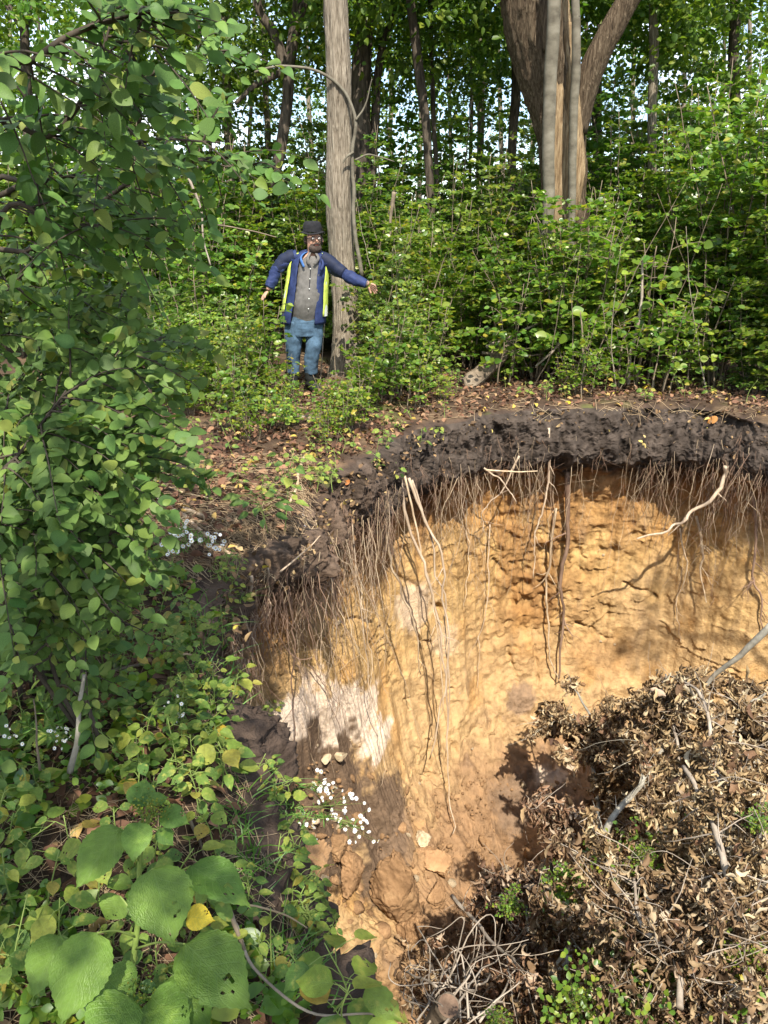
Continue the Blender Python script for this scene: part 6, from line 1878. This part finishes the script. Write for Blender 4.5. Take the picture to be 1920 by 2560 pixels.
def loft(rings, n=40, a0=0.0, a1=2 * math.pi, closed=True, fold=.006, seed=0, ns=40):
    """rings: (centre, rx, ry); angles measured with -pi/2 = towards the viewer"""
    C = spline([r_[0] for r_ in rings], ns); rx = spline([[r_[1], r_[2], 0] for r_ in rings], ns)
    aa = np.linspace(a0, a1, n, endpoint=not closed)
    P_ = C[:, None] + np.stack([np.cos(aa)[None] * rx[:, :1], np.sin(aa)[None] * rx[:, 1:2], 0 * aa[None] * rx[:, :1]], -1)
    P_ = P_.reshape(-1, 3)
    f_ = fbm(P_ * [1, 1, .8], 9, 3, seed) * fold * 1.6 + fbm(P_ * [1, 1, 2.2], 14, 3, seed + 4, ridged=True) * fold
    d_ = unit(P_ - np.repeat(C, n, axis=0))
    P_ = P_ + d_ * f_[:, None]
    m = ns
    i_ = np.arange(m - 1)[:, None] * n
    j_ = np.arange(n if closed else n - 1)[None]; k_ = (j_ + 1) % n
    return P_, np.stack([i_ + j_, i_ + k_, i_ + n + k_, i_ + n + j_], -1).reshape(-1, 4)


def folds(path, rad_, n, amp, seed):
    V, F = tube(path, rad_, n, True)
    c = np.concatenate([np.repeat(path, n, axis=0), path[:1], path[-1:]])
    V += unit(V - c) * (fbm(V, 10, 3, seed, ridged=True) * amp + fbm(V * [1, 1, 2.5], 18, 2, seed + 1) * amp * .6)[:, None]
    return V, F


# shirt
V, F = loft([(mp(764, 802), .155, .125), (mp(768, 760, -.03), .160, .155), (mp(772, 720, -.02), .150, .15), (mp(776, 685), .155, .13), (mp(779, 655), .14, .105), (mp(781, 640), .075, .07)], seed=3)
shirt = MB().add(V, F).build('shirt', M['shirt'], man)
for sg, pts in ((-1, [mp(776, 630, -.06), mp(769, 645, -.13), mp(773, 662, -.14)]), (1, [mp(788, 630, -.06), mp(796, 645, -.12), mp(785, 662, -.14)])):
    MB().add(*tube(spline(pts, 10), np.tile([.016, .006], (10, 1)), 8)).build('shirt_collar', M['shirt'], shirt)
for q in range(5):
    MB().add(ICO2[0] * [.006, .003, .006] + mp(776 - q * 1.2, 672 + q * 25, -.165 - .012 * min(q, 2)), ICO2[1]).build('button', M['silver'], shirt)
MB().add(*tube(spline([mp(777, 662, -.14), mp(773, 720, -.168), mp(768, 765, -.18), mp(765, 800, -.125)], 14), np.tile([.004, .003], (14, 1)), 5)).build('placket', M['lining'], shirt)
# jeans
jm = MB()
jm.add(*folds(spline([mp(783, 805), mp(785, 840), mp(783, 866, -.03), mp(778, 900, .0), mp(777, 932, .03)], 34), np.interp(np.linspace(0, 1, 34), [0, .25, .5, .75, 1], [.108, .098, .083, .076, .072]), 26, .010, 11))
jm.add(*folds(spline([mp(738, 803), mp(734, 840), mp(733, 868), mp(732, 900, .03), mp(732, 930, .05)], 34), np.interp(np.linspace(0, 1, 34), [0, .25, .5, .75, 1], [.110, .100, .083, .074, .070]), 26, .010, 12))
V, F = loft([(mp(760, 838), .17, .12), (mp(760, 812), .175, .135), (mp(764, 790), .165, .13)], seed=13, fold=.004)
jm.add(V, F)
jm.build('jeans', M['jeans'], man)
# boots
for (a, b, c, d_) in [(mp(777, 920, .03), mp(777, 962, .03), mp(788, 975, -.06), mp(802, 983, -.15)), (mp(732, 915, .05), mp(732, 956, .05), mp(728, 967, -.03), mp(722, 973, -.10))]:
    gz_ = .0
    bt = MB().add(*folds(spline([a, (a + b) / 2, b], 16), np.array([.072] * 6 + [.066] * 5 + [.060] * 5), 20, .005, 21)).build('boot', M['rubber'], man)
    f1 = np.array([b[0], b[1] + .03, .055]); f2 = np.array([c[0], c[1], .05]); f3 = np.array([d_[0], d_[1], .032])
    MB().add(*tube(spline([b, f1 + [0, 0, .02], f2, f3], 16), np.stack([np.interp(np.linspace(0, 1, 16), [0, .4, .8, 1], [.060, .056, .052, .03]), np.interp(np.linspace(0, 1, 16), [0, .4, .8, 1], [.06, .055, .042, .026])], 1), 16)).build('boot_foot', M['rubber'], bt)
    sl = spline([f1 + [0, .04, -.045], f2 + [0, 0, -.042], f3 + [0, -.01, -.022]], 10)
    MB().add(*tube(sl, np.stack([np.full(10, .05), np.full(10, .012)], 1), 10)).build('sole', M['rubber'], bt)
# jacket, open at the front
JR = [(mp(758, 808, .02), .235, .175), (mp(762, 770, .01), .215, .17), (mp(766, 725, .01), .195, .165), (mp(770, 688, .01), .188, .145), (mp(772, 660, .01), .185, .122), (mp(774, 643, .02), .165, .115), (mp(777, 633, .03), .12, .095), (mp(780, 626, .03), .075, .07)]
V, F = loft(JR, 46, R(-90 + 34), R(270 - 30), False, .010, 31)
jk = MB().add(V, F).build('jacket', M['jacket'], man)
so = jk.modifiers.new('thick', 'SOLIDIFY'); so.thickness = .012; so.offset = 1
V, F = loft([(c - np.array([0, 0, 0]), a * .955, b * .955) for c, a, b in JR], 40, R(-90 + 37), R(270 - 33), False, .006, 33)
MB().add(V, F).build('jacket_lining', M['lining'], jk)
for nm, pts, rr_ in [('sleeve', [mp(800, 645, .01), mp(822, 658, -.01), mp(845, 676, -.03), mp(866, 689, -.06), mp(890, 700, -.09), mp(917, 709, -.12)], [.070, .070, .064, .058, .050, .043]), ('sleeve', [mp(744, 640, .01), mp(716, 650, .0), mp(700, 668, -.01), mp(690, 684, -.02), mp(681, 702, -.04), mp(673, 719, -.06)], [.068, .068, .061, .055, .048, .041])]:
    V, F = folds(spline(pts, 40), np.interp(np.linspace(0, 1, 40), np.linspace(0, 1, len(rr_)), rr_), 24, .016, 41)
    sl = MB().add(V, F).build(nm, M['jacket'], jk)
    V, F = folds(spline(pts[:4], 24)[2:22] + [0, -.006, .010], np.interp(np.linspace(0, 1, 20), np.linspace(0, 1, 4), rr_[:4]) + .004, 22, .006, 43)
    MB().add(V, F).build('shoulder_panel', M['jacket_dark'], sl)
    V, F = tube(spline(pts[-2:], 6)[3:] + (pts[-1] - pts[-2]) * .12, np.full(3, rr_[-1] * .80), 16, True)
    MB().add(V, F).build('cuff', M['shirt'], sl)
for pts, mt in [([mp(777, 628, .02), mp(762, 632, -.05), mp(752, 645, -.10), mp(760, 668, -.15)], 'collar'), ([mp(790, 632, .0), mp(802, 645, -.07), mp(808, 660, -.11), mp(802, 676, -.14)], 'jacket')]:
    MB().add(*tube(spline(pts, 16), np.stack([np.full(16, .014), np.full(16, .006)], 1), 10)).build('collar', M[mt], jk)
# safety vest over it
for a0, a1, sd, lo in [(R(-90 + 58), R(-90 + 98), 51, 0), (R(270 - 98), R(270 - 57), 52, 1)]:
    VR = [(c + np.array([0, 0, .0]), a * 1.13 + .004, b * 1.16 + .004) for c, a, b in JR[:-1]]
    VR = [((VR[0][0] + VR[1][0]) / 2 if not lo else VR[1][0] + [0, 0, -.03], VR[1][1], VR[1][2])] + VR[2:]
    V, F = loft(VR, 16, a0, a1, False, .003, sd)
    vp = MB().add(V, F).build('vest_panel', M['vest'], man)
    s_ = vp.modifiers.new('thick', 'SOLIDIFY'); s_.thickness = .006; s_.offset = 1
    w_ = R(20)
    am = a0 + R(16) if not lo else a1 - R(16)
    V, F = loft([(c, a * 1.02, b * 1.02) for c, a, b in VR], 6, am - w_ / 2, am + w_ / 2, False, .003, sd + 3)
    MB().add(V, F).build('reflective_tape', M['silver'], vp)
V, F = loft([(c, a * 1.13 + .004, b * 1.16 + .004) for c, a, b in JR[1:-1]], 30, R(10), R(170), False, .005, 55)
MB().add(V, F).build('vest_back', M['vest'], man)
# hat, beard, glasses, eyes
hc = mp(781, 581, 0)
V, F = loft([(hc, .100, .112), (hc + [0, 0, .035], .098, .110), (hc + [0, 0, .075], .092, .104), (hc + [0, 0, .105], .070, .08), (hc + [0, 0, .112], .01, .01)], 30, fold=.003, seed=61)
hat = MB().add(V, F).build('hat', M['hat'], man)
a = np.linspace(0, 2 * math.pi, 40, endpoint=False)
ring = lambda r_, z_: np.stack([np.cos(a) * r_, np.sin(a) * (r_ + .012), z_ + .012 * np.cos(2 * a)], 1) + hc
V = np.concatenate([ring(.096, .004), ring(.124, -.006), ring(.124, -.012), ring(.096, -.004)])
F = np.array([[q * 40 + j_, q * 40 + (j_ + 1) % 40, ((q + 1) % 4) * 40 + (j_ + 1) % 40, ((q + 1) % 4) * 40 + j_] for q in range(4) for j_ in range(40)])
MB().add(V, F).build('hat_brim', M['hat'], hat)
up = np.array([0, 0, 1.0])
Vb = ICO3[0].copy()
Vb = Vb[:, :1] * fs * .070 + Vb[:, 1:2] * fd * .055 + Vb[:, 2:] * up * .058
Vb += unit(Vb) * (fbm(Vb, 40, 3, 5) * .008)[:, None]
MB().add(Vb + hd + fd * .040 - up * .078, ICO3[1]).build('beard', M['hair'], man)
MB().add(*tube(spline([hd + fd * .088 - fs * .034 - up * .038, hd + fd * .100 - up * .028, hd + fd * .088 + fs * .034 - up * .038], 10), [.004, .007, .008, .009, .009, .009, .009, .008, .007, .004], 7)).build('moustache', M['hair'], man)
MB().add(*tube(spline([hd + fd * .090 - fs * .022 - up * .046, hd + fd * .094 - up * .045, hd + fd * .090 + fs * .022 - up * .046], 6), np.full(6, .005), 6)).build('mouth', cloth('lips', (.30, .12, .09)), man)
for sg in (-1, 1):
    Vh = ICO2[0] * [.022, .030, .045]
    MB().add(Vh + hd + fs * sg * .084 - fd * .02 - up * .002, ICO2[1]).build('hair', M['hair'], man)
    e = hd + fd * .080 + fs * sg * .033 + up * .016
    eye = MB().add(ICO2[0] * .012 + e, ICO2[1]).build('eye', M['eye'], man)
    MB().add(ICO2[0] * .006 + e + fd * .009, ICO2[1]).build('iris', M['iris'], eye)
    MB().add(*tube(spline([e + fs * -.018 + up * .020 + fd * .006, e + up * .024 + fd * .01, e + fs * .018 + up * .019 + fd * .006], 6), np.full(6, .004), 5)).build('eyebrow', M['hair'], man)
gl = link('glasses', None, man)
for sg in (-1, 1):
    c = hd + fd * .104 + fs * sg * .034 + up * .014
    P_ = c + np.cos(a)[:, None] * fs * .026 + np.sin(a)[:, None] * up * .019
    P_ = np.concatenate([P_, P_[:1]])
    MB().add(*tube(P_, .0028, 6, False)).build('rim', M['hat'], gl)
    MB().add(*tube(np.array([c + fs * sg * .026, hd + fs * sg * .090 - fd * .01 + up * .016]), .0025, 5)).build('temple', M['hat'], gl)
MB().add(*tube(np.array([hd + fd * .106 - fs * .009 + up * .016, hd + fd * .106 + fs * .009 + up * .016]), .0025, 5)).build('bridge', M['hat'], gl)
